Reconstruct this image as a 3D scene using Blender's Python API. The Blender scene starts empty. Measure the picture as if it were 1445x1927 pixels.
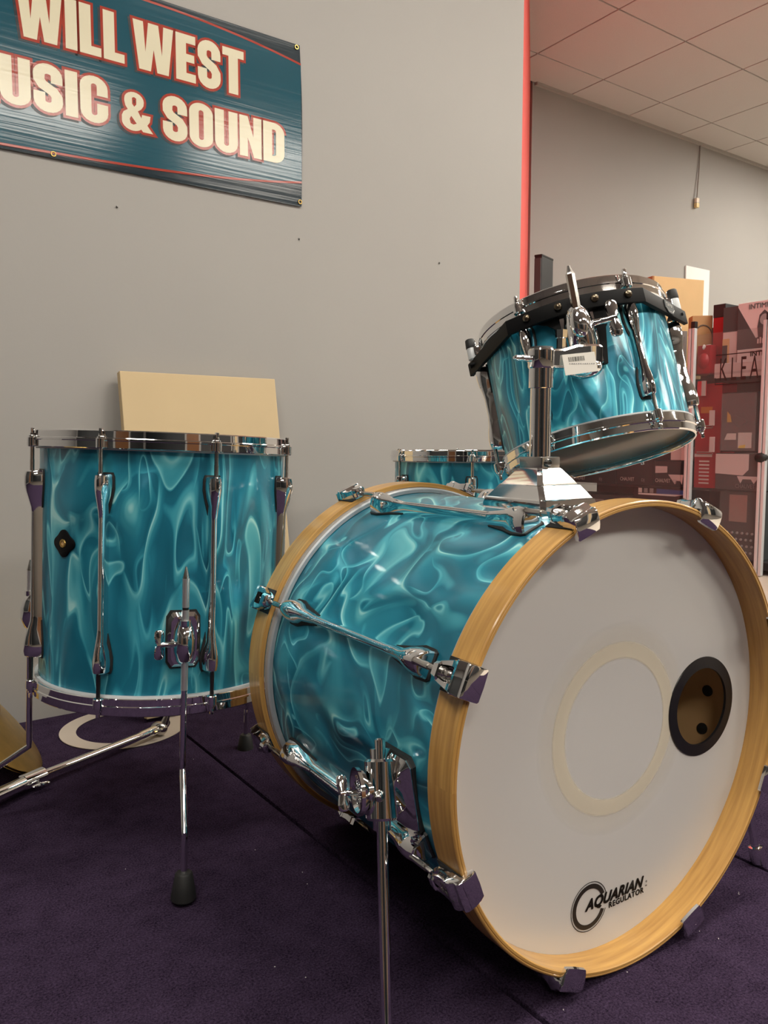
import bpy, bmesh, math, random
from mathutils import Vector, Matrix
random.seed(7)
scene = bpy.context.scene
COL = scene.collection
PI = math.pi
def rad(a): return math.radians(a)

# ------------------------------------------------------------------ camera
F_PX = 1496.76; W_PX, H_PX = 1445.0, 1927.0
PITCH, ROLL, CAM_H = 0.085108, -0.00082, 0.664
_fw = Vector((0, math.cos(PITCH), -math.sin(PITCH))); _rt = Vector((1, 0, 0)); _dn = _fw.cross(_rt)
_r2 = math.cos(ROLL)*_rt + math.sin(ROLL)*_dn; _d2 = -math.sin(ROLL)*_rt + math.cos(ROLL)*_dn
cam_data = bpy.data.cameras.new('camera'); cam = bpy.data.objects.new('camera', cam_data); COL.objects.link(cam)
cam_data.sensor_fit = 'VERTICAL'; cam_data.sensor_height = 36.0; cam_data.lens = F_PX/H_PX*36.0
cam_data.clip_start = 0.02; cam_data.clip_end = 60
cam.matrix_world = Matrix(((_r2.x, -_d2.x, -_fw.x, 0), (_r2.y, -_d2.y, -_fw.y, 0), (_r2.z, -_d2.z, -_fw.z, CAM_H), (0, 0, 0, 1)))
scene.camera = cam
# ------------------------------------------------------------------ world, exposure
world = bpy.data.worlds.new('world'); scene.world = world; world.use_nodes = True
world.node_tree.nodes['Background'].inputs['Color'].default_value = (0.9, 0.85, 0.78, 1)
world.node_tree.nodes['Background'].inputs['Strength'].default_value = 0.02
vs = scene.view_settings
vs.view_transform = 'Standard'; vs.look = 'None'; vs.gamma = 1.0; vs.use_curve_mapping = False
vs.exposure = 0.15
LIGHT_STRENGTH = 22.5
LIGHT_COLOR = (1.0, 0.935, 0.835)

# ------------------------------------------------------------------ room frame
TH = 0.95797
D1 = Vector((math.sin(TH), math.cos(TH), 0)); D2 = Vector((-math.cos(TH), math.sin(TH), 0)); UP = Vector((0, 0, 1))
def RW(a, b, z): return D1*a + D2*b + UP*z
ROOM = Matrix(((D1.x, D2.x, 0, 0), (D1.y, D2.y, 0, 0), (0, 0, 1, 0), (0, 0, 0, 1)))
def ray(u, v):
    return _r2*((u-W_PX/2)/F_PX) + _d2*((v-H_PX/2)/F_PX) + _fw
def at_depth(u, v, y):
    d = ray(u, v); return d*(y/d.y) + Vector((0, 0, CAM_H))
def at_plane(u, v, n, dist):
    d = ray(u, v); return d*(dist/d.dot(n)) + Vector((0, 0, CAM_H))
def at_height(u, v, z=0.0):
    d = ray(u, v); return d*((z-CAM_H)/d.z) + Vector((0, 0, CAM_H))

# ------------------------------------------------------------------ materials
MATS = {}
def nmat(name):
    m = bpy.data.materials.new(name); m.use_nodes = True; MATS[name] = m
    return m, m.node_tree.nodes, m.node_tree.links, m.node_tree.nodes['Principled BSDF']
def setp(b, **k):
    names = {'color': 'Base Color', 'rough': 'Roughness', 'metal': 'Metallic', 'coat': 'Coat Weight', 'coatr': 'Coat Roughness',
             'spec': 'Specular IOR Level', 'trans': 'Transmission Weight', 'ior': 'IOR', 'alpha': 'Alpha', 'sheen': 'Sheen Weight'}
    for a, v in k.items():
        if a == 'color': v = (v[0], v[1], v[2], 1)
        b.inputs[names[a]].default_value = v
def simple(name, color, rough=0.5, metal=0.0, noise=0.0, nscale=40, bump=0.0, bscale=200, bdist=0.001, **k):
    m, n, l, b = nmat(name); setp(b, color=color, rough=rough, metal=metal, **k)
    tc = n.new('ShaderNodeTexCoord')
    if noise:
        t = n.new('ShaderNodeTexNoise'); t.inputs['Scale'].default_value = nscale; t.inputs['Detail'].default_value = 4
        l.new(tc.outputs['Object'], t.inputs['Vector'])
        mx = n.new('ShaderNodeMix'); mx.data_type = 'RGBA'; mx.inputs['Factor'].default_value = 1
        c = [max(0, x*(1-noise)) for x in color]; d = [min(1, x*(1+noise)) for x in color]
        mx.inputs[6].default_value = (*c, 1); mx.inputs[7].default_value = (*d, 1)
        l.new(t.outputs['Fac'], mx.inputs['Factor']); l.new(mx.outputs[2], b.inputs['Base Color'])
    if bump:
        t = n.new('ShaderNodeTexNoise'); t.inputs['Scale'].default_value = bscale; t.inputs['Detail'].default_value = 3
        l.new(tc.outputs['Object'], t.inputs['Vector'])
        bp = n.new('ShaderNodeBump'); bp.inputs['Strength'].default_value = bump; bp.inputs['Distance'].default_value = bdist
        l.new(t.outputs['Fac'], bp.inputs['Height']); l.new(bp.outputs['Normal'], b.inputs['Normal'])
    return m

def pearl(name, scale=7.0, stretch=(1, 1, 1), seed=0.0, folds=5.0):
    m, n, l, b = nmat(name)
    tc = n.new('ShaderNodeTexCoord'); mp = n.new('ShaderNodeMapping'); l.new(tc.outputs['Object'], mp.inputs['Vector'])
    mp.inputs['Scale'].default_value = stretch; mp.inputs['Location'].default_value = (seed, seed*.7, seed*1.3)
    def warp(vec, sc, amt, detail=1.0):
        w = n.new('ShaderNodeTexNoise'); w.inputs['Scale'].default_value = sc; w.inputs['Detail'].default_value = detail
        l.new(vec, w.inputs['Vector'])
        s = n.new('ShaderNodeVectorMath'); s.operation = 'SUBTRACT'; s.inputs[1].default_value = (.5, .5, .5); l.new(w.outputs['Color'], s.inputs[0])
        k = n.new('ShaderNodeVectorMath'); k.operation = 'SCALE'; k.inputs['Scale'].default_value = amt; l.new(s.outputs[0], k.inputs[0])
        a = n.new('ShaderNodeVectorMath'); a.operation = 'ADD'; l.new(vec, a.inputs[0]); l.new(k.outputs[0], a.inputs[1])
        return a.outputs[0]
    v1 = warp(mp.outputs[0], scale, 1.3/scale, 0.0)
    v2 = warp(v1, scale*1.5, 0.55/scale, 0.0)
    t = n.new('ShaderNodeTexNoise'); t.inputs['Scale'].default_value = scale*.9; t.inputs['Detail'].default_value = 0.0; t.inputs['Distortion'].default_value = 0.25
    l.new(v2, t.inputs['Vector'])
    t2 = n.new('ShaderNodeTexNoise'); t2.inputs['Scale'].default_value = scale*0.7; t2.inputs['Detail'].default_value = 1.0
    l.new(v1, t2.inputs['Vector'])
    # satin folds: the warped field runs through a sawtooth, bright at the crest and dropping off sharply
    mulv = n.new('ShaderNodeMath'); mulv.operation = 'MULTIPLY'; mulv.inputs[1].default_value = folds; l.new(t.outputs['Fac'], mulv.inputs[0])
    fr_n = n.new('ShaderNodeMath'); fr_n.operation = 'FRACT'; l.new(mulv.outputs[0], fr_n.inputs[0])
    r2 = n.new('ShaderNodeValToRGB'); c2 = r2.color_ramp; c2.interpolation = 'EASE'
    c2.elements[0].position = 0; c2.elements[0].color = (.10, .10, .10, 1)
    c2.elements[1].position = 1; c2.elements[1].color = (.10, .10, .10, 1)
    for p, v in ((.12, .02), (.42, .10), (.68, .27), (.84, .66), (.915, 1.0), (.950, .62), (.98, .16)):
        e = c2.elements.new(p); e.color = (v, v, v, 1)
    l.new(fr_n.outputs[0], r2.inputs['Fac'])
    t3 = n.new('ShaderNodeTexNoise'); t3.inputs['Scale'].default_value = scale*1.2; t3.inputs['Detail'].default_value = 1; l.new(v1, t3.inputs['Vector'])
    r3 = n.new('ShaderNodeMapRange'); r3.inputs[1].default_value = .34; r3.inputs[2].default_value = .66; r3.inputs[3].default_value = .06; r3.inputs[4].default_value = 1.12; l.new(t3.outputs['Fac'], r3.inputs[0])
    mu = n.new('ShaderNodeMath'); mu.operation = 'MULTIPLY'; l.new(r2.outputs[0], mu.inputs[0]); l.new(r3.outputs[0], mu.inputs[1])
    br = n.new('ShaderNodeMapRange'); br.inputs[1].default_value = .3; br.inputs[2].default_value = .7; br.inputs[3].default_value = -.06; br.inputs[4].default_value = .14; l.new(t2.outputs['Fac'], br.inputs[0])
    sm = n.new('ShaderNodeMath'); sm.operation = 'ADD'; sm.use_clamp = True; l.new(mu.outputs[0], sm.inputs[0]); l.new(br.outputs[0], sm.inputs[1])
    # finer second set of folds
    tb_ = n.new('ShaderNodeTexNoise'); tb_.inputs['Scale'].default_value = scale*1.55; tb_.inputs['Detail'].default_value = 0; tb_.inputs['Distortion'].default_value = .5; l.new(v1, tb_.inputs['Vector'])
    mb_ = n.new('ShaderNodeMath'); mb_.operation = 'MULTIPLY'; mb_.inputs[1].default_value = folds*.8; l.new(tb_.outputs['Fac'], mb_.inputs[0])
    fb_ = n.new('ShaderNodeMath'); fb_.operation = 'FRACT'; l.new(mb_.outputs[0], fb_.inputs[0])
    rb_ = n.new('ShaderNodeValToRGB'); cb_ = rb_.color_ramp; cb_.interpolation = 'EASE'
    cb_.elements[0].position = 0; cb_.elements[0].color = (0, 0, 0, 1); cb_.elements[1].position = 1; cb_.elements[1].color = (0, 0, 0, 1)
    for p, v in ((.55, .05), (.80, .45), (.90, .85), (.96, .30)): e = cb_.elements.new(p); e.color = (v, v, v, 1)
    l.new(fb_.outputs[0], rb_.inputs['Fac'])
    iv = n.new('ShaderNodeMapRange'); iv.inputs[1].default_value = .44; iv.inputs[2].default_value = .66; iv.inputs[3].default_value = .95; iv.inputs[4].default_value = 0.0; l.new(t3.outputs['Fac'], iv.inputs[0])
    m2_ = n.new('ShaderNodeMath'); m2_.operation = 'MULTIPLY'; l.new(rb_.outputs[0], m2_.inputs[0]); l.new(iv.outputs[0], m2_.inputs[1])
    mxv = n.new('ShaderNodeMath'); mxv.operation = 'MAXIMUM'; l.new(sm.outputs[0], mxv.inputs[0]); l.new(m2_.outputs[0], mxv.inputs[1])
    r1 = n.new('ShaderNodeValToRGB'); cr = r1.color_ramp
    cr.elements[0].position = 0; cr.elements[0].color = (.009, .165, .255, 1)
    cr.elements[1].position = 1; cr.elements[1].color = (.48, .95, .96, 1)
    for p, c in ((.16, (.020, .270, .390)), (.40, (.062, .440, .560)), (.72, (.17, .66, .74))):
        e = cr.elements.new(p); e.color = (*c, 1)
    l.new(mxv.outputs[0], r1.inputs['Fac']); l.new(r1.outputs[0], b.inputs['Base Color'])
    setp(b, metal=.30, rough=.36, coat=.40, coatr=.08)
    bp = n.new('ShaderNodeBump'); bp.inputs['Strength'].default_value = .5; bp.inputs['Distance'].default_value = .05
    l.new(t.outputs['Fac'], bp.inputs['Height']); l.new(bp.outputs['Normal'], b.inputs['Normal'])
    return m

simple('chrome', (.86, .86, .86), .045, 1.0)
simple('steel', (.55, .53, .50), .22, 1.0)
simple('knurled', (.85, .84, .82), .32, .9, bump=.5, bscale=900, bdist=.0004)
simple('dark_steel', (.12, .115, .11), .3, 1.0)
simple('aluminium', (.58, .60, .61), .45, .12)
simple('flesh_metal', (.46, .48, .50), .45, .35)
simple('black_rubber', (.012, .012, .012), .6)
simple('black_metal', (.0035, .0035, .004), .55, spec=.16, bump=.25, bscale=1500, bdist=.0003)
simple('bronze_screw', (.16, .13, .09), .3, 1.0)
simple('black_vinyl', (.010, .010, .011), .3)
simple('interior_wood', (.66, .42, .20), .55, noise=.15, nscale=18)
simple('muffle_felt', (.80, .69, .48), .9)
simple('print_black', (.016, .014, .013), .45)
simple('print_white', (.75, .73, .69), .5)
simple('print_grey', (.30, .30, .30), .5)
simple('brass', (.62, .42, .13), .33, 1.0, noise=.35, nscale=25, bump=.15, bscale=90)
simple('cardboard', (.62, .42, .21), .85, noise=.06, nscale=12)
simple('cardboard_dark', (.40, .23, .10), .85, noise=.06, nscale=12)
simple('carton_print', (.10, .08, .06), .7)
simple('tan_board', (.60, .46, .27), .8, noise=.05, nscale=9, bump=.15, bscale=600, bdist=.0004)
simple('paper_white', (.82, .82, .80), .7)
simple('tag_white', (.80, .77, .70), .6)
simple('red_box', (.36, .012, .02), .45)
simple('red_bright', (.75, .02, .04), .4)
simple('box_white_glare', (.64, .57, .56), .6)  # white carton print with the acrylic's reddish glare mixed into its colour
simple('box_black', (.016, .018, .020), .5)
simple('box_grey', (.060, .068, .070), .6)
simple('box_teal_black', (.012, .030, .034), .45)
simple('box_blue', (.03, .10, .32), .5)
simple('box_yellow', (.70, .42, .05), .6)
simple('box_orange', (.55, .20, .03), .6)
simple('yellow_print', (.85, .70, .10), .5)
simple('case_dark', (.022, .022, .023), .6)
simple('wire_grey', (.35, .34, .32), .4, .6)
simple('ivory_plastic', (.78, .62, .30), .5)
simple('ivory_pale', (.78, .66, .52), .5)
simple('cord_grey', (.30, .28, .25), .6)
simple('wall_paint', (.375, .36, .34), .62, noise=.03, nscale=3, bump=.12, bscale=120, bdist=.001)
simple('red_paint', (.80, .080, .065), .55, bump=.1, bscale=120, bdist=.001)
simple('ceiling_tile', (.62, .59, .565), .95, noise=.10, nscale=220, bump=.5, bscale=260, bdist=.002)
simple('ceiling_grid', (.42, .40, .37), .7)
simple('lamp_frame', (.7, .7, .68), .5)
simple('door_wood', (.16, .065, .022), .4, noise=.3, nscale=9)
simple('vinyl_floor', (.52, .46, .38), .35, noise=.1, nscale=6)
simple('dark_floor', (.09, .075, .06), .5, noise=.1, nscale=6)
simple('mute_ring', (.52, .45, .38), .5)
simple('lint', (.75, .70, .68), .9)
simple('banner_teal', (.010, .080, .118), .13, bump=.35, bscale=30, bdist=.004)
simple('banner_dark', (.005, .018, .028), .15)
simple('banner_red', (.36, .040, .022), .15)
simple('banner_cream', (.74, .68, .50), .18)
simple('banner_shadow', (.004, .012, .02), .22)
# vinyl ripples: fine horizontal creases shared by ground and lettering
for nm in ('banner_teal', 'banner_dark', 'banner_red', 'banner_cream', 'banner_shadow'):
    m = MATS[nm]; n = m.node_tree.nodes; l = m.node_tree.links; b = n['Principled BSDF']
    for x in [q for q in n if q.type in ('BUMP', 'TEX_NOISE', 'TEX_COORD')]: n.remove(x)
    g = n.new('ShaderNodeNewGeometry')
    mp = n.new('ShaderNodeMapping'); mp.inputs['Scale'].default_value = (1.2, 1.2, 62); l.new(g.outputs['Position'], mp.inputs['Vector'])
    t = n.new('ShaderNodeTexNoise'); t.inputs['Scale'].default_value = 1.6; t.inputs['Detail'].default_value = 4; l.new(mp.outputs[0], t.inputs['Vector'])
    bp = n.new('ShaderNodeBump'); bp.inputs['Strength'].default_value = .05; bp.inputs['Distance'].default_value = .005
    l.new(t.outputs['Fac'], bp.inputs['Height']); l.new(bp.outputs['Normal'], b.inputs['Normal'])
pearl('pearl_bass', 9.5, (1, 1, 1), 3.1, 3.7)
pearl('pearl_tom', 12.0, (1.25, 1.25, .45), 1.7, 3.7)
pearl('pearl_rack', 15.0, (1.35, 1.35, .50), 5.3, 5.0)
pearl('pearl_back', 12.0, (1.25, 1.25, .45), 8.9, 3.7)

# maple hoop: lacquered, grain running round the ring
m, n, l, b = nmat('maple')
tc = n.new('ShaderNodeTexCoord'); sx = n.new('ShaderNodeSeparateXYZ'); l.new(tc.outputs['Object'], sx.inputs[0])
an = n.new('ShaderNodeMath'); an.operation = 'ARCTAN2'; l.new(sx.outputs['Y'], an.inputs[0]); l.new(sx.outputs['X'], an.inputs[1])
ln = n.new('ShaderNodeVectorMath'); ln.operation = 'LENGTH'
cx = n.new('ShaderNodeCombineXYZ'); l.new(sx.outputs['X'], cx.inputs[0]); l.new(sx.outputs['Y'], cx.inputs[1]); l.new(cx.outputs[0], ln.inputs[0])
cb = n.new('ShaderNodeCombineXYZ')
mm = n.new('ShaderNodeMath'); mm.operation = 'MULTIPLY'; mm.inputs[1].default_value = .30; l.new(an.outputs[0], mm.inputs[0])
l.new(mm.outputs[0], cb.inputs[0]); 
m2 = n.new('ShaderNodeMath'); m2.operation = 'MULTIPLY'; m2.inputs[1].default_value = 16; l.new(sx.outputs['Z'], m2.inputs[0]); l.new(m2.outputs[0], cb.inputs[1])
m3 = n.new('ShaderNodeMath'); m3.operation = 'MULTIPLY'; m3.inputs[1].default_value = 40; l.new(ln.outputs['Value'], m3.inputs[0]); l.new(m3.outputs[0], cb.inputs[2])
t = n.new('ShaderNodeTexNoise'); t.inputs['Scale'].default_value = 9; t.inputs['Detail'].default_value = 5; l.new(cb.outputs[0], t.inputs['Vector'])
r = n.new('ShaderNodeValToRGB'); r.color_ramp.elements[0].position = .3; r.color_ramp.elements[0].color = (.44, .225, .055, 1)
r.color_ramp.elements[1].position = .7; r.color_ramp.elements[1].color = (.66, .375, .105, 1); l.new(t.outputs['Fac'], r.inputs['Fac'])
l.new(r.outputs[0], b.inputs['Base Color']); setp(b, rough=.38, coat=.5, coatr=.12)

# carpet
m, n, l, b = nmat('carpet')
tc = n.new('ShaderNodeTexCoord')
t = n.new('ShaderNodeTexNoise'); t.inputs['Scale'].default_value = 330; t.inputs['Detail'].default_value = 4; t.inputs['Roughness'].default_value = .8
l.new(tc.outputs['Object'], t.inputs['Vector'])
tb = n.new('ShaderNodeTexNoise'); tb.inputs['Scale'].default_value = 22; tb.inputs['Detail'].default_value = 6; tb.inputs['Roughness'].default_value = .7; l.new(tc.outputs['Object'], tb.inputs['Vector'])
ad = n.new('ShaderNodeMath'); ad.operation = 'MULTIPLY_ADD'; ad.inputs[1].default_value = .30; l.new(tb.outputs['Fac'], ad.inputs[0]); l.new(t.outputs['Fac'], ad.inputs[2])
r = n.new('ShaderNodeValToRGB'); r.color_ramp.elements[0].position = .45; r.color_ramp.elements[0].color = (.0065, .0040, .0088, 1)
r.color_ramp.elements[1].position = .86; r.color_ramp.elements[1].color = (.094, .062, .118, 1); l.new(ad.outputs[0], r.inputs['Fac'])
l.new(r.outputs[0], b.inputs['Base Color']); setp(b, rough=1.0, spec=.0)
bp = n.new('ShaderNodeBump'); bp.inputs['Strength'].default_value = .9; bp.inputs['Distance'].default_value = .004
l.new(t.outputs['Fac'], bp.inputs['Height']); l.new(bp.outputs['Normal'], b.inputs['Normal'])

# coated white head: reflects softly, lets light through
def head_mat(name, color, thru):
    m, n, l, b = nmat(name); setp(b, color=color, rough=.30, coat=.3, coatr=.08)
    tl = n.new('ShaderNodeBsdfTranslucent'); tl.inputs['Color'].default_value = (*color, 1)
    mx = n.new('ShaderNodeMixShader'); mx.inputs[0].default_value = thru
    l.new(b.outputs[0], mx.inputs[1]); l.new(tl.outputs[0], mx.inputs[2]); l.new(mx.outputs[0], n['Material Output'].inputs['Surface'])
head_mat('head_white', (.93, .915, .885), .27)
head_mat('head_clear', (.26, .20, .12), .35)
# glass pane
def glass_mat(name, haze, tint):
    m, n, l, b = nmat(name); setp(b, color=tint, rough=.06)
    tr = n.new('ShaderNodeBsdfTransparent'); tr.inputs['Color'].default_value = (.93, .94, .94, 1)
    mx = n.new('ShaderNodeMixShader'); mx.inputs[0].default_value = haze
    l.new(tr.outputs[0], mx.inputs[1]); l.new(b.outputs[0], mx.inputs[2]); l.new(mx.outputs[0], n['Material Output'].inputs['Surface'])
glass_mat('acrylic', .075, (.45, .44, .43))
glass_mat('blister', .14, (.55, .55, .56))
m, n, l, b = nmat('lamp_glow'); b.inputs['Emission Color'].default_value = (*LIGHT_COLOR, 1); b.inputs['Emission Strength'].default_value = LIGHT_STRENGTH; setp(b, color=(.8, .8, .8))

# ------------------------------------------------------------------ mesh builder
class MB:
    def __init__(self): self.v = []; self.f = []
    def add(self, vs, fs, M=None):
        o = len(self.v)
        self.v += [tuple(M @ Vector(p)) if M is not None else tuple(p) for p in vs]
        self.f += [tuple(i+o for i in q) for q in fs]; return self
    def box(self, c, s, bev=0.0, M=None):
        bm = bmesh.new(); bmesh.ops.create_cube(bm, size=1)
        for q in bm.verts: q.co = Vector((q.co.x*s[0]+c[0], q.co.y*s[1]+c[1], q.co.z*s[2]+c[2]))
        if bev > 0: bmesh.ops.bevel(bm, geom=list(bm.edges), offset=min(bev, min(s)*.45), segments=2, affect='EDGES', profile=.6)
        bm.verts.index_update()
        self.add([q.co[:] for q in bm.verts], [[w.index for w in p.verts] for p in bm.faces], M); bm.free(); return self
    def lathe(self, prof, seg=64, M=None, closed=True, a0=0.0, a1=2*PI, caps=False):
        vs, fs = [], []; full = abs(a1-a0-2*PI) < 1e-6
        k = len(prof); ns = seg if full else seg+1
        for i in range(ns):
            a = a0+(a1-a0)*i/seg
            for r_, z in prof: vs.append((r_*math.cos(a), r_*math.sin(a), z))
        for i in range(seg):
            j = (i+1) % ns
            for q in range(k if closed else k-1):
                w = (q+1) % k
                fs.append((i*k+q, j*k+q, j*k+w, i*k+w))
        if not full and closed:
            fs.append(tuple(range(k-1, -1, -1))); fs.append(tuple((ns-1)*k+q for q in range(k)))
        return self.add(vs, fs, M)
    def loft(self, rings, cap=True, M=None, closed=True):
        k = len(rings[0]); vs = [p for r_ in rings for p in r_]; fs = []
        for i in range(len(rings)-1):
            for q in range(k if closed else k-1):
                w = (q+1) % k; fs.append((i*k+q, i*k+w, (i+1)*k+w, (i+1)*k+q))
        if cap: fs.append(tuple(range(k-1, -1, -1))); fs.append(tuple((len(rings)-1)*k+q for q in range(k)))
        return self.add(vs, fs, M)
    def path(self, pts, rs, seg=14, M=None, cap=True):
        pts = [Vector(p) for p in pts]
        if not isinstance(rs, (list, tuple)): rs = [rs]*len(pts)
        T = []
        for i in range(len(pts)):
            a = pts[max(0, i-1)]; b_ = pts[min(len(pts)-1, i+1)]; T.append((b_-a).normalized())
        t0 = T[0]; n0 = t0.cross(Vector((0, 0, 1)))
        if n0.length < 1e-3: n0 = t0.cross(Vector((1, 0, 0)))
        n0.normalize(); rings = []
        for i, p in enumerate(pts):
            if i: n0 = (n0 - T[i]*n0.dot(T[i])).normalized()
            b0 = T[i].cross(n0)
            rings.append([tuple(p + n0*(rs[i]*math.cos(2*PI*q/seg)) + b0*(rs[i]*math.sin(2*PI*q/seg))) for q in range(seg)])
        return self.loft(rings, cap, M)
    def sphere(self, c, r_, sc=(1, 1, 1), seg=20, rings=12, M=None):
        vs = []; fs = []
        for i in range(1, rings):
            a = PI*i/rings
            for q in range(seg):
                p = 2*PI*q/seg; vs.append((c[0]+r_*sc[0]*math.sin(a)*math.cos(p), c[1]+r_*sc[1]*math.sin(a)*math.sin(p), c[2]+r_*sc[2]*math.cos(a)))
        top = len(vs); vs.append((c[0], c[1], c[2]+r_*sc[2])); bot = len(vs); vs.append((c[0], c[1], c[2]-r_*sc[2]))
        for i in range(rings-2):
            for q in range(seg):
                w = (q+1) % seg; fs.append((i*seg+q, (i+1)*seg+q, (i+1)*seg+w, i*seg+w))
        for q in range(seg):
            w = (q+1) % seg; fs.append((top, q, w)); fs.append((bot, (rings-2)*seg+w, (rings-2)*seg+q))
        return self.add(vs, fs, M)
    def prism(self, poly, z0, z1, M=None):
        k = len(poly); vs = [(x, y, z0) for x, y in poly]+[(x, y, z1) for x, y in poly]
        fs = [tuple(range(k-1, -1, -1)), tuple(range(k, 2*k))]+[(i, (i+1) % k, k+(i+1) % k, k+i) for i in range(k)]
        return self.add(vs, fs, M)
    def mesh(self, name, mat, smooth=True, angle=35):
        me = bpy.data.meshes.new(name); me.from_pydata(self.v, [], self.f)
        bm = bmesh.new(); bm.from_mesh(me); bmesh.ops.recalc_face_normals(bm, faces=bm.faces); bm.to_mesh(me); bm.free()
        me.materials.append(MATS[mat])
        if smooth:
            me.polygons.foreach_set('use_smooth', [True]*len(me.polygons)); me.set_sharp_from_angle(angle=rad(angle))
        me.update(); return me
def link(name, me, parent=None, M=None):
    o = bpy.data.objects.new(name, me); COL.objects.link(o)
    if parent: o.parent = parent
    if M is not None: o.matrix_local = M
    return o
def obj(name, mb, mat, parent=None, M=None, smooth=True, angle=35): return link(name, mb.mesh(name, mat, smooth, angle), parent, M)
def tag(o, label, cat, group=None, kind=None):
    if label: o['label'] = label
    if cat: o['category'] = cat
    if group: o['group'] = group
    if kind: o['kind'] = kind
    return o
def struct(o, label=None):
    o['kind'] = 'structure'
    if label: o['label'] = label
    return o
def thing(name, label, cat, M, group=None):
    o = bpy.data.objects.new(name, None); COL.objects.link(o); o.empty_display_size = .05; o.matrix_world = M
    return tag(o, label, cat, group)
def frameM(loc, ex, ey, ez):
    return Matrix(((ex[0], ey[0], ez[0], loc[0]), (ex[1], ey[1], ez[1], loc[1]), (ex[2], ey[2], ez[2], loc[2]), (0, 0, 0, 1)))
def T(x, y, z): return Matrix.Translation((x, y, z))
def RZ(a): return Matrix.Rotation(a, 4, 'Z')
def aim(p0, p1):
    z = (Vector(p1)-Vector(p0)).normalized(); x = z.cross(Vector((0, 0, 1)))
    if x.length < 1e-3: x = Vector((1, 0, 0))
    x.normalize(); y = z.cross(x); return frameM(p0, x, y, z)
# flat lettering -------------------------------------------------------------
def curve_to_mesh(cu, name):
    o = bpy.data.objects.new('tmp', cu); COL.objects.link(o)
    dg = bpy.context.evaluated_depsgraph_get(); me = bpy.data.meshes.new_from_object(o.evaluated_get(dg)); me.name = name
    bpy.data.objects.remove(o); return me
def text_mesh(body, size, mat, bold=0.0, shear=0.0, spacing=1.0, align='LEFT', xs=1.0):
    cu = bpy.data.curves.new('text', 'FONT'); cu.body = body; cu.size = size; cu.shear = shear
    cu.space_character = spacing; cu.align_x = align; cu.resolution_u = 4; cu.fill_mode = 'BOTH'; cu.extrude = .00008
    me = curve_to_mesh(cu, 'lettering'); bpy.data.curves.remove(cu)
    if xs != 1.0:
        for v in me.vertices: v.co.x *= xs
    if bold > 0:        # thicken by laying shifted copies over each other
        V0 = [v.co.copy() for v in me.vertices]; F0 = [tuple(p.vertices) for p in me.polygons]; V, Fc = [], []
        for dx, dy in ((0, 0), (1, 0), (-1, 0), (0, 1), (0, -1), (.7, .7), (-.7, .7), (.7, -.7), (-.7, -.7)):
            o = len(V); V += [(v.x+dx*bold, v.y+dy*bold, v.z) for v in V0]; Fc += [tuple(i+o for i in q) for q in F0]
        bpy.data.meshes.remove(me); me = bpy.data.meshes.new('lettering'); me.from_pydata(V, [], Fc); me.update()
    me.materials.clear(); me.materials.append(MATS[mat]); return me
def poly_mesh(polys, off, ext):
    """polys: list of (outer, [holes]); every polygon filled on its own, all in one mesh"""
    V, Fc = [], []
    for outer, holes in polys:
        cu = bpy.data.curves.new('glyph', 'CURVE'); cu.dimensions = '2D'; cu.fill_mode = 'BOTH'; cu.offset = off; cu.extrude = ext
        for loop in [outer]+holes:
            s = cu.splines.new('POLY'); s.points.add(len(loop)-1); s.use_cyclic_u = True
            for i, (x, y) in enumerate(loop): s.points[i].co = (x, y, 0, 1)
        me = curve_to_mesh(cu, 'glyph'); bpy.data.curves.remove(cu)
        o = len(V); V += [v.co[:] for v in me.vertices]; Fc += [tuple(i+o for i in p.vertices) for p in me.polygons]; bpy.data.meshes.remove(me)
    return V, Fc

# ================================================================== SETTING
CEIL = 3.054
WL = 2.013          # wall with the banner (distance along D2)
WF = 3.92           # far wall of the back room
E1 = 1.985          # end of the banner wall
BX = 3.974          # corner of red wall and far wall
A_MIN, A_MAX, B_MIN = -3.9, 9.1, -4.2
def room_box(name, a0, a1, b0, b1, z0, z1, mat, label=None):
    c = ((a0+a1)/2, (b0+b1)/2, z0)
    mb = MB().box((0, 0, (z1-z0)/2), (a1-a0, b1-b0, z1-z0))
    o = obj(name, mb, mat, None, ROOM @ T(*c), smooth=False); return struct(o, label)
room_box('wall_left', A_MIN, E1, WL, WL+.12, -.05, CEIL, 'wall_paint', 'grey painted wall behind the drums, carrying the banner')
room_box('wall_far', BX-.02, A_MAX, WF, WF+.12, -.05, CEIL, 'wall_paint', 'grey painted wall at the far side of the back room')
room_box('wall_right', A_MAX, A_MAX+.12, B_MIN, WF, -.05, CEIL, 'wall_paint')
room_box('wall_back', A_MIN, A_MAX, B_MIN-.12, B_MIN, -.05, CEIL, 'wall_paint')
room_box('wall_side', A_MIN-.12, A_MIN, B_MIN, WL+.12, -.05, CEIL, 'wall_paint')
mb = MB().prism([(E1-.001, WL+.006), (BX-.02, WF+.02), (BX-.15, WF+.10), (E1-.14, WL+.07)], -.05, CEIL)
struct(obj('wall_red', mb, 'red_paint', None, ROOM, smooth=False), 'coral red painted wall running back from the banner wall')
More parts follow.
